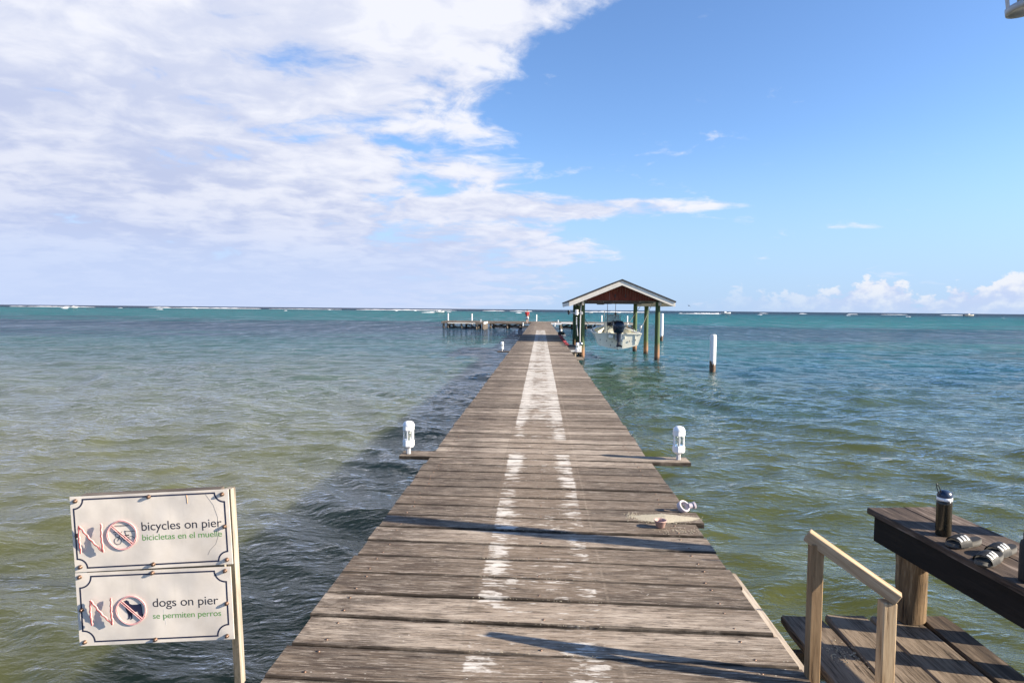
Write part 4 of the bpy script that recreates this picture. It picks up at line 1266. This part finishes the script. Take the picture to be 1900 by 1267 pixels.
def sandal(loc, rz, label, tilt=0.0):
    t = thing('sandal', loc, label, 'sandal', 'black slide sandals with white stripes on the bench', rot=(0, tilt, rz))
    mb = MB(); o_ = sole_outline()
    rows = []
    for (z, s_) in [(0.0, 0.96), (0.004, 1.0), (0.012, 1.0), (0.0125, 0.985), (0.022, 1.0), (0.026, 0.985)]:
        rows.append([(x * s_, y * s_, z + 0.010 * max(0, (abs(y) / 0.135)) ** 3 * (1 if y > 0 else 0.6) + (0.008 if y < -0.02 and z > 0.01 else 0)) for x, y in o_])
    mb.grid(rows, closed=True); mb._add(rows[-1], [tuple(range(len(o_)))], False); mb._add(rows[0], [tuple(range(len(o_)))[::-1]], False)
    mb.build('sole', M_sole, t)
    mb = MB(); o_ = sole_outline(0.93)
    mb._add([(x, y, 0.030 + 0.010 * max(0, (abs(y) / 0.135)) ** 3 + (0.007 if y < -0.03 else 0)) for x, y in o_], [tuple(range(len(o_)))]); mb.build('footbed', M_rubber, t)
    mb = MB(); rows = []
    for y in np.linspace(-0.005, 0.085, 8):
        row = []
        for a in np.linspace(0, PI, 15):
            row.append((0.053 * math.cos(a), y + 0.006 * math.sin(a), 0.014 + (0.062 - 0.28 * max(0, y - 0.03)) * math.sin(a) ** 0.8))
        rows.append(row)
    mb.grid(rows)
    rows2 = [[(px * 0.94, py, pz * 0.94 + 0.0) for px, py, pz in r] for r in rows]; mb.grid([r[::-1] for r in rows2])
    st = mb.build('strap', M_rubber, t)
    mb = MB()
    for k in range(3):
        for s_ in (0,):
            y0 = 0.006 + k * 0.027
            rws = []
            for y in (y0, y0 + 0.016):
                rws.append([(0.0545 * math.cos(a), y + 0.006 * math.sin(a), 0.0145 + (0.064 - 0.28 * max(0, y - 0.03)) * math.sin(a) ** 0.8) for a in np.linspace(1.85, PI - 0.6, 9)])
            mb.grid(rws)
    mb.build('stripes', M_stripe, st)
    return t


sandal((2.66, 4.10, BT), 1.9, 'slide sandal lying closest to the water bottle on the bench, mostly in shade')
sandal((2.80, 3.97, BT), 2.05, 'slide sandal half hidden between the other two sandals on the bench')
sandal((2.635, 3.83, BT), 2.15, 'front slide sandal with bright white stripes, just left of the black flask')

# ------------------------------------------------------------------ sign
sg_rot = rad(2.6)
SO = Vector((-1.385, 2.85, -0.3))
sign = thing('sign', SO, 'white double notice board on a leaning wooden post forbidding bicycles and dogs on the pier', 'sign')
mb = MB()
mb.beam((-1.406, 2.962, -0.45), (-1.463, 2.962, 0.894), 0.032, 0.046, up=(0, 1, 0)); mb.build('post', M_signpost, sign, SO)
mb = MB(); mb.beam((-2.12, 2.885, 0.838), (-1.482, 2.935, 0.871), 0.04, 0.065, up=(0, 0, 1)); mb.build('cross_bar', M_frame, sign, SO)
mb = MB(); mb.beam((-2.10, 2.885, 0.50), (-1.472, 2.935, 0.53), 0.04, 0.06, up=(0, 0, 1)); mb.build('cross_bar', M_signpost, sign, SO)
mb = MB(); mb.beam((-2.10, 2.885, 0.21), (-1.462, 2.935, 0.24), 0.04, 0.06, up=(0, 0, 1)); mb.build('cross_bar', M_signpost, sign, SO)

m, g, p = new_mat('sign_face')
co = obj_co(g)
n = g.noise(co, 6, 5, 0.6); n2 = g.noise(g.vmath('MULTIPLY', co, (22, 1, 3)), 1.0, 4, 0.6)
c = g.mix(g.mr(n, 0.35, 0.7), (0.66, 0.60, 0.53), (0.56, 0.50, 0.43))
c = g.mix(g.mul(g.mr(n2, 0.58, 0.72), 0.4), c, (0.50, 0.46, 0.40))
ox, oy, oz = g.sep(co)
setp(g, p, color=c, rough=0.4, normal=g.bump(g.noise(co, 2.5, 2, 0.5), 0.03)); M_sign = m
M_navy = simple('navy_print', (0.012, 0.016, 0.045), 0.5, var=0.1)
M_ink = simple('dark_print', (0.02, 0.02, 0.03), 0.5, var=0.1)
M_greenp = simple('green_print', (0.10, 0.26, 0.055), 0.5, var=0.15, scale=40)
M_pink = simple('pink_tube', (0.74, 0.42, 0.40), 0.4, var=0.12, scale=60)
M_dred = simple('dark_red_tube', (0.22, 0.05, 0.05), 0.5, var=0.2, scale=60)
M_stain = simple('rust_stain', (0.50, 0.30, 0.16), 0.8, var=0.2, scale=30)


def text_part(body, x, z, width, ch, mat, parent):
    """text as a thin mesh in the panel's xz plane"""
    cu = bpy.data.curves.new('text_tmp', 'FONT'); cu.body = body; cu.size = 1.0; cu.space_character = 0.97
    o = bpy.data.objects.new('text_tmp', cu); COL.objects.link(o)
    bpy.context.view_layer.update()
    me = bpy.data.meshes.new_from_object(o.evaluated_get(bpy.context.evaluated_depsgraph_get()))
    bpy.data.objects.remove(o); bpy.data.curves.remove(cu)
    vx = [v.co.x for v in me.vertices]
    x0, x1 = min(vx), max(vx)
    sx_ = width / (x1 - x0)
    # default font: ascender about 0.73 of size
    sz_ = ch / 0.73
    for v in me.vertices:
        v.co = Vector((x + (v.co.x - x0) * sx_, -0.0004, z + v.co.y * sz_))
    me.materials.clear(); me.materials.append(mat)
    me.name = 'lettering'
    t = bpy.data.objects.new('lettering', me); COL.objects.link(t); t.parent = parent
    return t


def panel(origin, rot, w, h, spec, label):
    """origin = top left corner; local x right, z up (down is negative), face at y=0, towards -y"""
    pm = MB()
    N = 24; rows = []
    for i in range(N + 1):
        x = w * i / N
        bow = 0.0
        rows.append([(x, 0.0 + bow, 0), (x, 0.0 + bow, -h), (x, 0.005, -h), (x, 0.005, 0)])
    pm.grid(rows[::-1], closed=True, smooth=False); pm._add(rows[0], [(0, 1, 2, 3)]); pm._add(rows[-1], [(3, 2, 1, 0)])
    p_ = pm.build('panel', M_sign, sign)
    p_.location = Vector(origin) - SO
    p_.rotation_euler = (0, -rot, rad(4.5))
    p_['label'] = label
    # border with hollow corners
    bm_ = MB(); a0, b0_ = spec['border']; x0, x1, z0, z1 = a0[0] * w, a0[1] * w, -a0[2] * h, -a0[3] * h
    R = b0_ * w; pts = []
    for (cx_, cz_, s0) in [(x0, z0, 0), (x1, z0, 1), (x1, z1, 2), (x0, z1, 3)]:
        arc = []
        for k in range(9):
            a = PI / 2 * k / 8
            if s0 == 0: arc.append((cx_ + R * math.sin(a), cz_ - R * math.cos(a)))
            if s0 == 1: arc.append((cx_ - R * math.cos(a), cz_ - R * math.sin(a)))
            if s0 == 2: arc.append((cx_ - R * math.sin(a), cz_ + R * math.cos(a)))
            if s0 == 3: arc.append((cx_ + R * math.cos(a), cz_ + R * math.sin(a)))
        pts += arc
    n = len(pts); t = 0.0036; ring = []
    for k in range(n):
        a = Vector(pts[k - 1]); b = Vector(pts[k]); c = Vector(pts[(k + 1) % n])
        d1 = (b - a).normalized(); d2 = (c - b).normalized(); d = (d1 + d2)
        d = d.normalized() if d.length > 1e-4 else d1
        nn = Vector((-d.y, d.x)) * (t / max(0.5, abs(d.dot(d1))))
        ring.append((b + nn, b - nn))
    rws = [[(r[0].x, -0.0004, r[0].y), (r[1].x, -0.0004, r[1].y)] for r in ring]; rws.append(rws[0])
    bm_.grid(rws, smooth=False); bm_.build('border', M_navy, p_)
    # bolts
    for (u, v) in spec['bolts']:
        q = MB(); Mx = Matrix.Translation((u * w, -0.001, -v * h)) @ Matrix.Rotation(PI / 2, 4, 'X')
        q.lathe((0, 0, 0), [(0.0100, 0.0), (0.0100, 0.002), (0.0085, 0.0035), (0.0078, 0.006), (0.0078, 0.010), (0.004, 0.013), (0.0, 0.0135)], 12, Mx)
        q.build('bolt', M_rust, p_)
    # big N out of ribbed tube standing off the face
    (nx0, nx1, nz0, nz1, lean) = spec['N']
    pa = (nx0 * w, -nz1 * h); pb = (nx0 * w - lean, -nz0 * h); pc = (nx1 * w, -nz1 * h); pd = (nx1 * w - lean * 0.5, -nz0 * h + 0.008)
    q = MB(); q.sm = True; q2 = MB(); q2.sm = True
    def ribbed(mbx, a, b, r, y, dxx):
        k = 14; P2 = []; Rr = []
        for i in range(k + 1):
            t_ = i / k
            wv = 0.0016 * math.sin(i * 2.1 + a[0] * 90)
            stand = y + 0.017 * math.sin(PI * min(1, max(0, t_))) ** 2 * 0.3
            P2.append((a[0] + (b[0] - a[0]) * t_ + wv + dxx, -stand, a[1] + (b[1] - a[1]) * t_ + wv)); Rr.append(r * (1 + 0.22 * math.sin(i * 2.6)))
        mbx.tube(P2, Rr, 7)
    for (a, b) in ((pa, pb), (pb, pc), (pc, pd)):
        ribbed(q, a, b, 0.0024, 0.016, -0.0026); ribbed(q, a, b, 0.0022, 0.015, 0.0026); ribbed(q2, a, b, 0.0027, 0.0178, 0.0)
    q.build('letter_n', M_pink, p_); q2.build('letter_n_core', M_dred, p_)
    # prohibition ring and bar
    (cu, cv, cr) = spec['ring']; cx_, cz_, rr_ = cu * w, -cv * h, cr * w
    q = MB(); q.sm = True; q2 = MB(); q2.sm = True
    for (rad_, r_, m_, wob) in [(rr_, 0.0022, q, 0.0012), (rr_ - 0.0045, 0.0018, q, 0.001), (rr_ - 0.0022, 0.0012, q2, 0.0018)]:
        q_pts = [(cx_ + (rad_ + wob * math.sin(5 * a + rad_ * 900)) * math.cos(a), -0.0045, cz_ + (rad_ + wob * math.cos(4 * a)) * math.sin(a)) for a in np.linspace(0, 2 * PI, 40, endpoint=False)]
        m_.tube(q_pts, r_, 6, closed=True)
    k7 = 0.68 * rr_
    for off, m_ in ((0.0032, q), (-0.0032, q), (0.0, q2)):
        m_.tube([(cx_ - k7 + off, -0.0048, cz_ + k7 + off), (cx_ + off, -0.0056, cz_ + off), (cx_ + k7 + off, -0.0048, cz_ - k7 + off)], 0.0013, 6)
    q.build('prohibition_ring', M_pink, p_); q2.build('ring_core', M_dred, p_)
    spec['picture'](p_, cx_, cz_, rr_)
    for (txt, u, v, wd, ch, mt) in spec['texts']:
        text_part(txt, u * w, -v * h, wd * w, ch, mt, p_)
    for (pts_, r_, mt) in spec.get('lines', []):
        q = MB(); q.sm = True; q.tube([(u * w, 0.0, -v * h) for u, v in pts_], r_, 5); q.build('crack', mt, p_)
    return p_


def pic_bike(p_, cx, cz, r):
    q = MB(); q.sm = True
    def ln(pts, t=0.0014): q.tube([(cx + a * r, -0.0002, cz + b * r) for a, b in pts], t, 5)
    for (wx_, wz_, wr_) in [(-0.34, -0.42, 0.24), (0.56, -0.40, 0.26)]:
        q.tube([(cx + (wx_ + wr_ * math.cos(a)) * r, -0.0002, cz + (wz_ + wr_ * math.sin(a)) * r) for a in np.linspace(0, 2 * PI, 20, endpoint=False)], 0.0013, 5, closed=True)
    ln([(-0.34, -0.42), (-0.14, 0.06), (0.10, -0.02)]); ln([(-0.14, 0.0), (0.06, -0.42), (0.56, -0.40)], 0.0014)
    ln([(0.06, -0.42), (0.20, -0.06), (0.56, -0.40)], 0.0012); ln([(0.14, -0.06), (0.44, -0.04)], 0.0026)
    ln([(-0.20, 0.08), (-0.02, 0.22)], 0.0016)
    ln([(-0.50, 0.06), (-0.46, -0.14), (-0.22, -0.14), (-0.22, 0.10), (-0.50, 0.06)], 0.0010)
    ln([(-0.60, 0.20), (-0.26, 0.20), (-0.20, 0.06)]); ln([(0.16, 0.26), (0.30, 0.22), (0.86, 0.22)]); ln([(0.16, 0.26), (0.24, 0.0)])
    ln([(-0.58, 0.64), (0.50, 0.66)], 0.0010); ln([(-0.58, 0.58), (0.40, 0.60)], 0.0010)
    q.build('bicycle_symbol', M_ink, p_)


def pic_dog(p_, cx, cz, r):
    out_ = [(-0.52, 0.62), (-0.30, 0.70), (-0.16, 0.60), (-0.12, 0.44), (0.05, 0.36), (0.35, 0.36), (0.60, 0.40), (0.66, 0.34), (0.70, 0.12), (0.72, -0.22), (0.76, -0.50),
            (0.68, -0.52), (0.58, -0.40), (0.52, -0.52), (0.36, -0.50), (0.46, -0.34), (0.40, -0.12), (0.10, -0.18), (0.02, -0.30), (0.02, -0.60), (-0.10, -0.68), (-0.14, -0.62), (-0.08, -0.56),
            (-0.12, -0.34), (-0.16, -0.60), (-0.30, -0.66), (-0.32, -0.60), (-0.24, -0.54), (-0.26, -0.28), (-0.40, 0.06), (-0.42, 0.26), (-0.56, 0.34), (-0.62, 0.42)]
    q = MB(); M = Matrix(((1, 0, 0, 0), (0, 0, 1, -0.0006), (0, 1, 0, 0), (0, 0, 0, 1)))
    q.prism([(cx + a * r, cz + b * r) for a, b in out_], -0.0004, 0.0004, M)
    q.build('dog_symbol', M_navy, p_)


B1 = [(0.036, 0.055), (0.497, 0.045), (0.962, 0.06), (0.032, 0.51), (0.965, 0.49), (0.036, 0.93), (0.497, 0.945), (0.966, 0.935)]
panel((-2.162, 2.85, 0.867), rad(2.9), 0.722, 0.354,
      {'border': ((0.020, 0.972, 0.040, 0.948), 0.060), 'bolts': B1, 'N': (0.058, 0.198, 0.375, 0.735, 0.0), 'ring': (0.315, 0.532, 0.094),
       'picture': pic_bike, 'texts': [('bicycles on pier', 0.438, 0.492, 0.508, 0.043, M_ink), ('bicicletas en el muelle', 0.438, 0.622, 0.506, 0.030, M_greenp)],
       'lines': [([(0.855, 0.055), (0.90, 0.20), (0.922, 0.36), (0.922, 0.60), (0.90, 0.72), (0.86, 0.80), (0.845, 0.86)], 0.0006, M_ink),
                 ([(0.735, 0.05), (0.737, 0.09), (0.738, 0.16)], 0.0018, M_stain)]}, 'upper panel reading bicycles on pier')
panel((-2.146, 2.852, 0.508), rad(2.3), 0.712, 0.346,
      {'border': ((0.026, 0.968, 0.050, 0.945), 0.074), 'bolts': [(0.03, 0.05), (0.497, 0.035), (0.965, 0.05), (0.028, 0.50), (0.965, 0.50), (0.036, 0.945), (0.49, 0.955), (0.955, 0.95)],
       'N': (0.100, 0.232, 0.36, 0.70, 0.0), 'ring': (0.348, 0.532, 0.096),
       'picture': pic_dog, 'texts': [('dogs on pier', 0.485, 0.505, 0.425, 0.043, M_ink), ('se permiten perros', 0.482, 0.668, 0.442, 0.029, M_greenp)],
       'lines': [([(0.555, 0.55), (0.557, 0.65), (0.565, 0.76)], 0.0006, M_stripe)]}, 'lower panel reading dogs on pier')

# ------------------------------------------------------------------ sand, cup, pipe fitting
sr = random.Random(21)
mb = MB(); rows = []
for i in range(9):
    f_ = i / 8.0; row = []
    for k in range(48):
        a = 2 * PI * k / 48
        R1 = 0.27 * (1 + 0.10 * math.sin(3 * a + 1) + 0.07 * math.sin(7 * a)); R2 = 0.105 * (1 + 0.12 * math.sin(4 * a + 2))
        row.append((1.055 + R1 * f_ * math.cos(a), 5.455 + R2 * f_ * math.sin(a) - 0.024 * 1.05, 0.003 + 0.016 * (1 - f_ ** 1.5) + sr.uniform(-.0015, .0025)))
    rows.append(row)
mb.grid(rows[::-1], closed=True)


def chip(mb, x, y, s, z=0.001):
    vs = [(x + s * sr.uniform(.6, 1.3) * math.cos(a), y + s * sr.uniform(.6, 1.3) * math.sin(a), z) for a in (0.3, 1.8, 3.3, 4.9)]
    mb._add(vs + [(x, y, z + s * 0.9)], [(0, 1, 4), (1, 2, 4), (2, 3, 4), (3, 0, 4)], False)


for i in range(420):
    a = sr.uniform(0, 2 * PI); f_ = 0.82 + abs(sr.gauss(0, 0.22))
    chip(mb, 1.055 + 0.27 * f_ * math.cos(a), 5.43 + 0.12 * f_ * math.sin(a), sr.uniform(0.002, 0.006), 0.003)
for i in range(110):
    chip(mb, min(1.27, sr.gauss(1.12, 0.10)), sr.gauss(5.12, 0.045), sr.uniform(0.002, 0.006), 0.003)
for i in range(90):
    chip(mb, sr.gauss(0.80, 0.03), sr.gauss(5.48, 0.04), sr.uniform(0.003, 0.007), 0.003)
m, g, p = new_mat('sand')
n = g.noise(obj_co(g), 160, 3, 0.7)
setp(g, p, color=g.mix(g.mr(n, 0.35, 0.65), (0.30, 0.26, 0.185), (0.50, 0.44, 0.33)), rough=0.95, normal=g.bump(n, 0.003))
tag(mb.build('sand', m, None, (1.055, 5.43, 0)), 'small spill of pale sand and chips on the right side of the pier', 'sand', kind='stuff')
# sandy crumbs in board joints of the lane and on the landing
mb = MB()
for i in range(900):
    j = sr.choice([v for v in joints if 2.4 < v < 12])
    x = sr.uniform(-0.42, 0.44)
    chip(mb, x, j + (-0.028 if j < 5 else -0.022) * x + sr.uniform(0.004, 0.018), sr.uniform(0.0015, 0.004), 0.0035)
for i in range(90):
    chip(mb, sr.choice([sr.gauss(1.99, .05), sr.gauss(1.90, 0.03)]), sr.gauss(4.15, 0.09), sr.uniform(0.003, 0.008), LZ + 0.003)
tag(mb.build('crumbs', m, None, (0, 5, 0)), 'loose pale sand crumbs caught in the joints of the deck boards', 'crumbs', kind='stuff')

cup = MB(); cup.sm = True
cup.lathe((0.985, 5.20, 0.004), [(0.030, 0.0), (0.034, 0.004), (0.045, 0.048), (0.050, 0.050), (0.051, 0.058), (0.049, 0.060), (0.045, 0.058), (0.036, 0.010), (0.0, 0.008)], 28)
tag(cup.build('cup', M_cup, None, (0.985, 5.20, 0)), 'small reddish clay cup standing beside the sand spill', 'cup')
Mf = Matrix.Rotation(rad(35), 4, 'Z') @ Matrix.Rotation(rad(48), 4, 'X')
pf = MB(); pf.sm = True
c0 = Vector((1.262, 5.63, 0.045))
ringp = [(0.040, -0.022), (0.052, -0.022), (0.055, -0.018), (0.055, 0.018), (0.052, 0.022), (0.040, 0.022), (0.040, -0.022)]
rws = []
for (r_, z_) in ringp:
    rws.append([c0 + (Mf @ Vector((r_ * math.cos(a), r_ * math.sin(a), z_))) for a in np.linspace(0, 2 * PI, 28, endpoint=False)])
pf.grid(rws, closed=True)
sd_ = Vector((0.86, 0.2, 0.05)).normalized()
q0 = c0 + sd_ * 0.048
pf.tube([q0, q0 + sd_ * 0.045], 0.024, 16)
pf.tube([q0 + sd_ * 0.045, q0 + sd_ * 0.062 + Vector((0, 0, 0.003))], 0.031, 16)
tag(pf.build('pipe_fitting', M_pvc, None, (1.262, 5.63, 0)), 'pale plastic pipe fitting with open ring lying beyond the sand at the pier edge', 'pipe fitting')

# ------------------------------------------------------------------ lamp post just out of frame (its ring lamp and shadow are in view)
LP = Vector((3.75, 4.25, WATER_Z))
lpst = thing('lamp_post', LP, 'grey hanging ring lamp at the top right corner, on an arm of a tall post', 'lamp')
mb = MB(); mb.sm = True; mb.tube([(3.75, 4.25, -3), (3.75, 4.27, 4.3)], [0.10, 0.085], 18); mb.build('pole', M_farpile, lpst, LP)
mb = MB(); mb.sm = True; mb.tube([(3.75, 4.25, 4.1), (3.4, 4.32, 4.15), (3.07, 4.30, 4.08), (3.06, 4.30, 3.92)], 0.018, 10); mb.build('arm', M_lampgrey, lpst, LP)
Mt = Matrix.Rotation(rad(-9), 4, 'Y')
shade = MB(); cc0 = Vector((3.055, 4.30, 3.715))
shade.lathe(cc0, [(0.0, 0.20), (0.075, 0.19), (0.125, 0.15), (0.135, 0.115), (0.135, 0.10), (0.130, 0.10), (0.120, 0.12), (0.0, 0.17)][::-1], 28, Mt); shade.build('shade', M_lampgrey, lpst, LP)
ring = MB()
ring.lathe(cc0, [(0.126, -0.05), (0.139, -0.05), (0.139, -0.012), (0.126, -0.012), (0.126, -0.05)], 28, Mt)
for k in range(4):
    a = PI + PI / 2 * k - 0.2
    b1_ = cc0 + Mt @ Vector((0.132 * math.cos(a), 0.132 * math.sin(a), -0.02)); b2_ = cc0 + Mt @ Vector((0.130 * math.cos(a), 0.130 * math.sin(a), 0.11))
    ring.beam(b1_, b2_, 0.03, 0.010, up=Vector((math.cos(a), math.sin(a), 0)))
ring.build('ring_guard', M_lampgrey, lpst, LP)
mb = MB(); mb.lathe(cc0, [(0.0, 0.15), (0.03, 0.13), (0.03, 0.10), (0.045, 0.07), (0.04, 0.04), (0.0, 0.025)][::-1], 14, Mt); mb.build('bulb', M_bulb, lpst, LP)
# short stump whose shadow lies across the landing
mb = MB(); mb.sm = True; mb.tube([(3.45, 3.90, -3), (3.45, 3.90, 0.34)], [0.10, 0.09], 16)
tag(mb.build('post_stump', M_farpile, None, (3.45, 3.90, WATER_Z)), 'short round timber post standing in the water beyond the right edge of the landing', 'post')

# ------------------------------------------------------------------ far boats and bird
M_navyb = simple('far_dark', (0.03, 0.035, 0.05), 0.6, var=0.2)


def speedboat(x, y, L, rz, label, hullmat, wake=0.0, people=0):
    t = thing('speedboat', (x, y, WATER_Z), label, 'boat', 'small boats far out near the horizon', rot=(0, 0, rz))
    rows = []
    for i in range(13):
        u = i / 12.0; w = 0.17 * L * (1 - u ** 3.2); k = -0.02 * L + 0.07 * L * u ** 3; gz = 0.10 * L + 0.07 * L * u ** 1.5
        xx = L * (u - 0.5)
        rows.append([(xx, -w, gz), (xx, -w * .8, k + 0.03 * L), (xx, 0, k), (xx, w * .8, k + 0.03 * L), (xx, w, gz)])
    mb = MB(); mb.grid(rows); mb._add(rows[0], [tuple(range(5))]); mb._add([p for r in rows for p in (r[0], r[4])], [(2 * i, 2 * i + 2, 2 * i + 3, 2 * i + 1) for i in range(12)], False)
    mb.build('hull', hullmat, t)
    mb = MB(); mb.box((-0.12 * L, -0.07 * L, 0.11 * L), (0.08 * L, 0.07 * L, 0.24 * L), 0.02 * L); mb.build('cabin', hullmat, t)
    mb = MB(); mb.box((-0.55 * L, -0.03 * L, 0.03 * L), (-0.49 * L, 0.03 * L, 0.18 * L), 0.01 * L); mb.build('outboard', M_black, t)
    mb = MB()
    for k in range(people):
        xx = (-0.35 + 0.2 * k) * L
        mb.lathe((xx, 0.05 * L, 0.1 * L), [(0.03 * L, 0), (0.04 * L, 0.08 * L), (0.02 * L, 0.13 * L), (0.022 * L, 0.16 * L), (0, 0.19 * L)], 8)
    if people: mb.build('crew', M_navyb, t)
    if wake:
        mb = MB(); rows = []
        n = 60
        for i in range(n + 1):
            u = i / n; xx = -L * 0.45 - wake * u; w = 0.16 * L + 0.05 * L * u * 3; hh = (0.07 * L) * (1 - u) ** 0.7 * (0.6 + 0.8 * fr.random()) + 0.02 + (0.25 if fr.random() < 0.4 * (1 - u) else 0)
            rows.append([(xx, -w, -0.2), (xx, -w * 0.5, hh), (xx, 0, hh * 0.7), (xx, w * 0.5, hh), (xx, w, -0.2)])
        mb.grid(rows); mb.build('wake', M_foam, t)
    return t


speedboat(184, 655, 10.5, 0.0, 'white speedboat running right with a long white wake, right of the boat house', M_whitep, 42, 2)
speedboat(-67, 425, 6.5, 0.05, 'low boat in spray, seen above the left corner of the end platform', M_whitep, 9, 2)
speedboat(-428, 575, 7.5, 0.05, 'small boat in white spray far out at the left edge of the photo', M_whitep, 8, 1)
speedboat(452, 705, 11.0, 0.1, 'pale dark-decked boat lying still at the horizon on the far right', M_pale, 0, 2)
speedboat(49, 640, 4.2, 0.1, 'tiny white boat at the horizon seen through the boat house', M_whitep, 0, 0)
speedboat(76, 640, 4.2, 0.1, 'tiny white boat at the horizon seen left of the far right boat house post', M_whitep, 0, 0)

bird = MB()
bx, by, bz = 14.0, 62.0, 2.25
rows = [[(bx - 0.17, by, bz + 0.10), (bx - 0.17, by + .02, bz + 0.13)], [(bx - 0.06, by, bz + 0.06), (bx - 0.05, by + .12, bz + 0.06)], [(bx, by - .03, bz), (bx, by + .13, bz)], [(bx + 0.09, by, bz - 0.02), (bx + 0.08, by + .12, bz)], [(bx + 0.17, by, bz - 0.12), (bx + 0.16, by + .03, bz - 0.11)]]
bird.grid(rows)
bird.sm = True
bird.tube([(bx - .02, by - 0.16, bz), (bx, by - 0.08, bz + .01), (bx, by + 0.06, bz), (bx, by + 0.2, bz)], [0.012, 0.045, 0.05, 0.012], 8)
tag(bird.build('bird', M_navyb, None, (bx, by, bz)), 'dark bird flying low over the sea right of the boat house roof', 'bird')
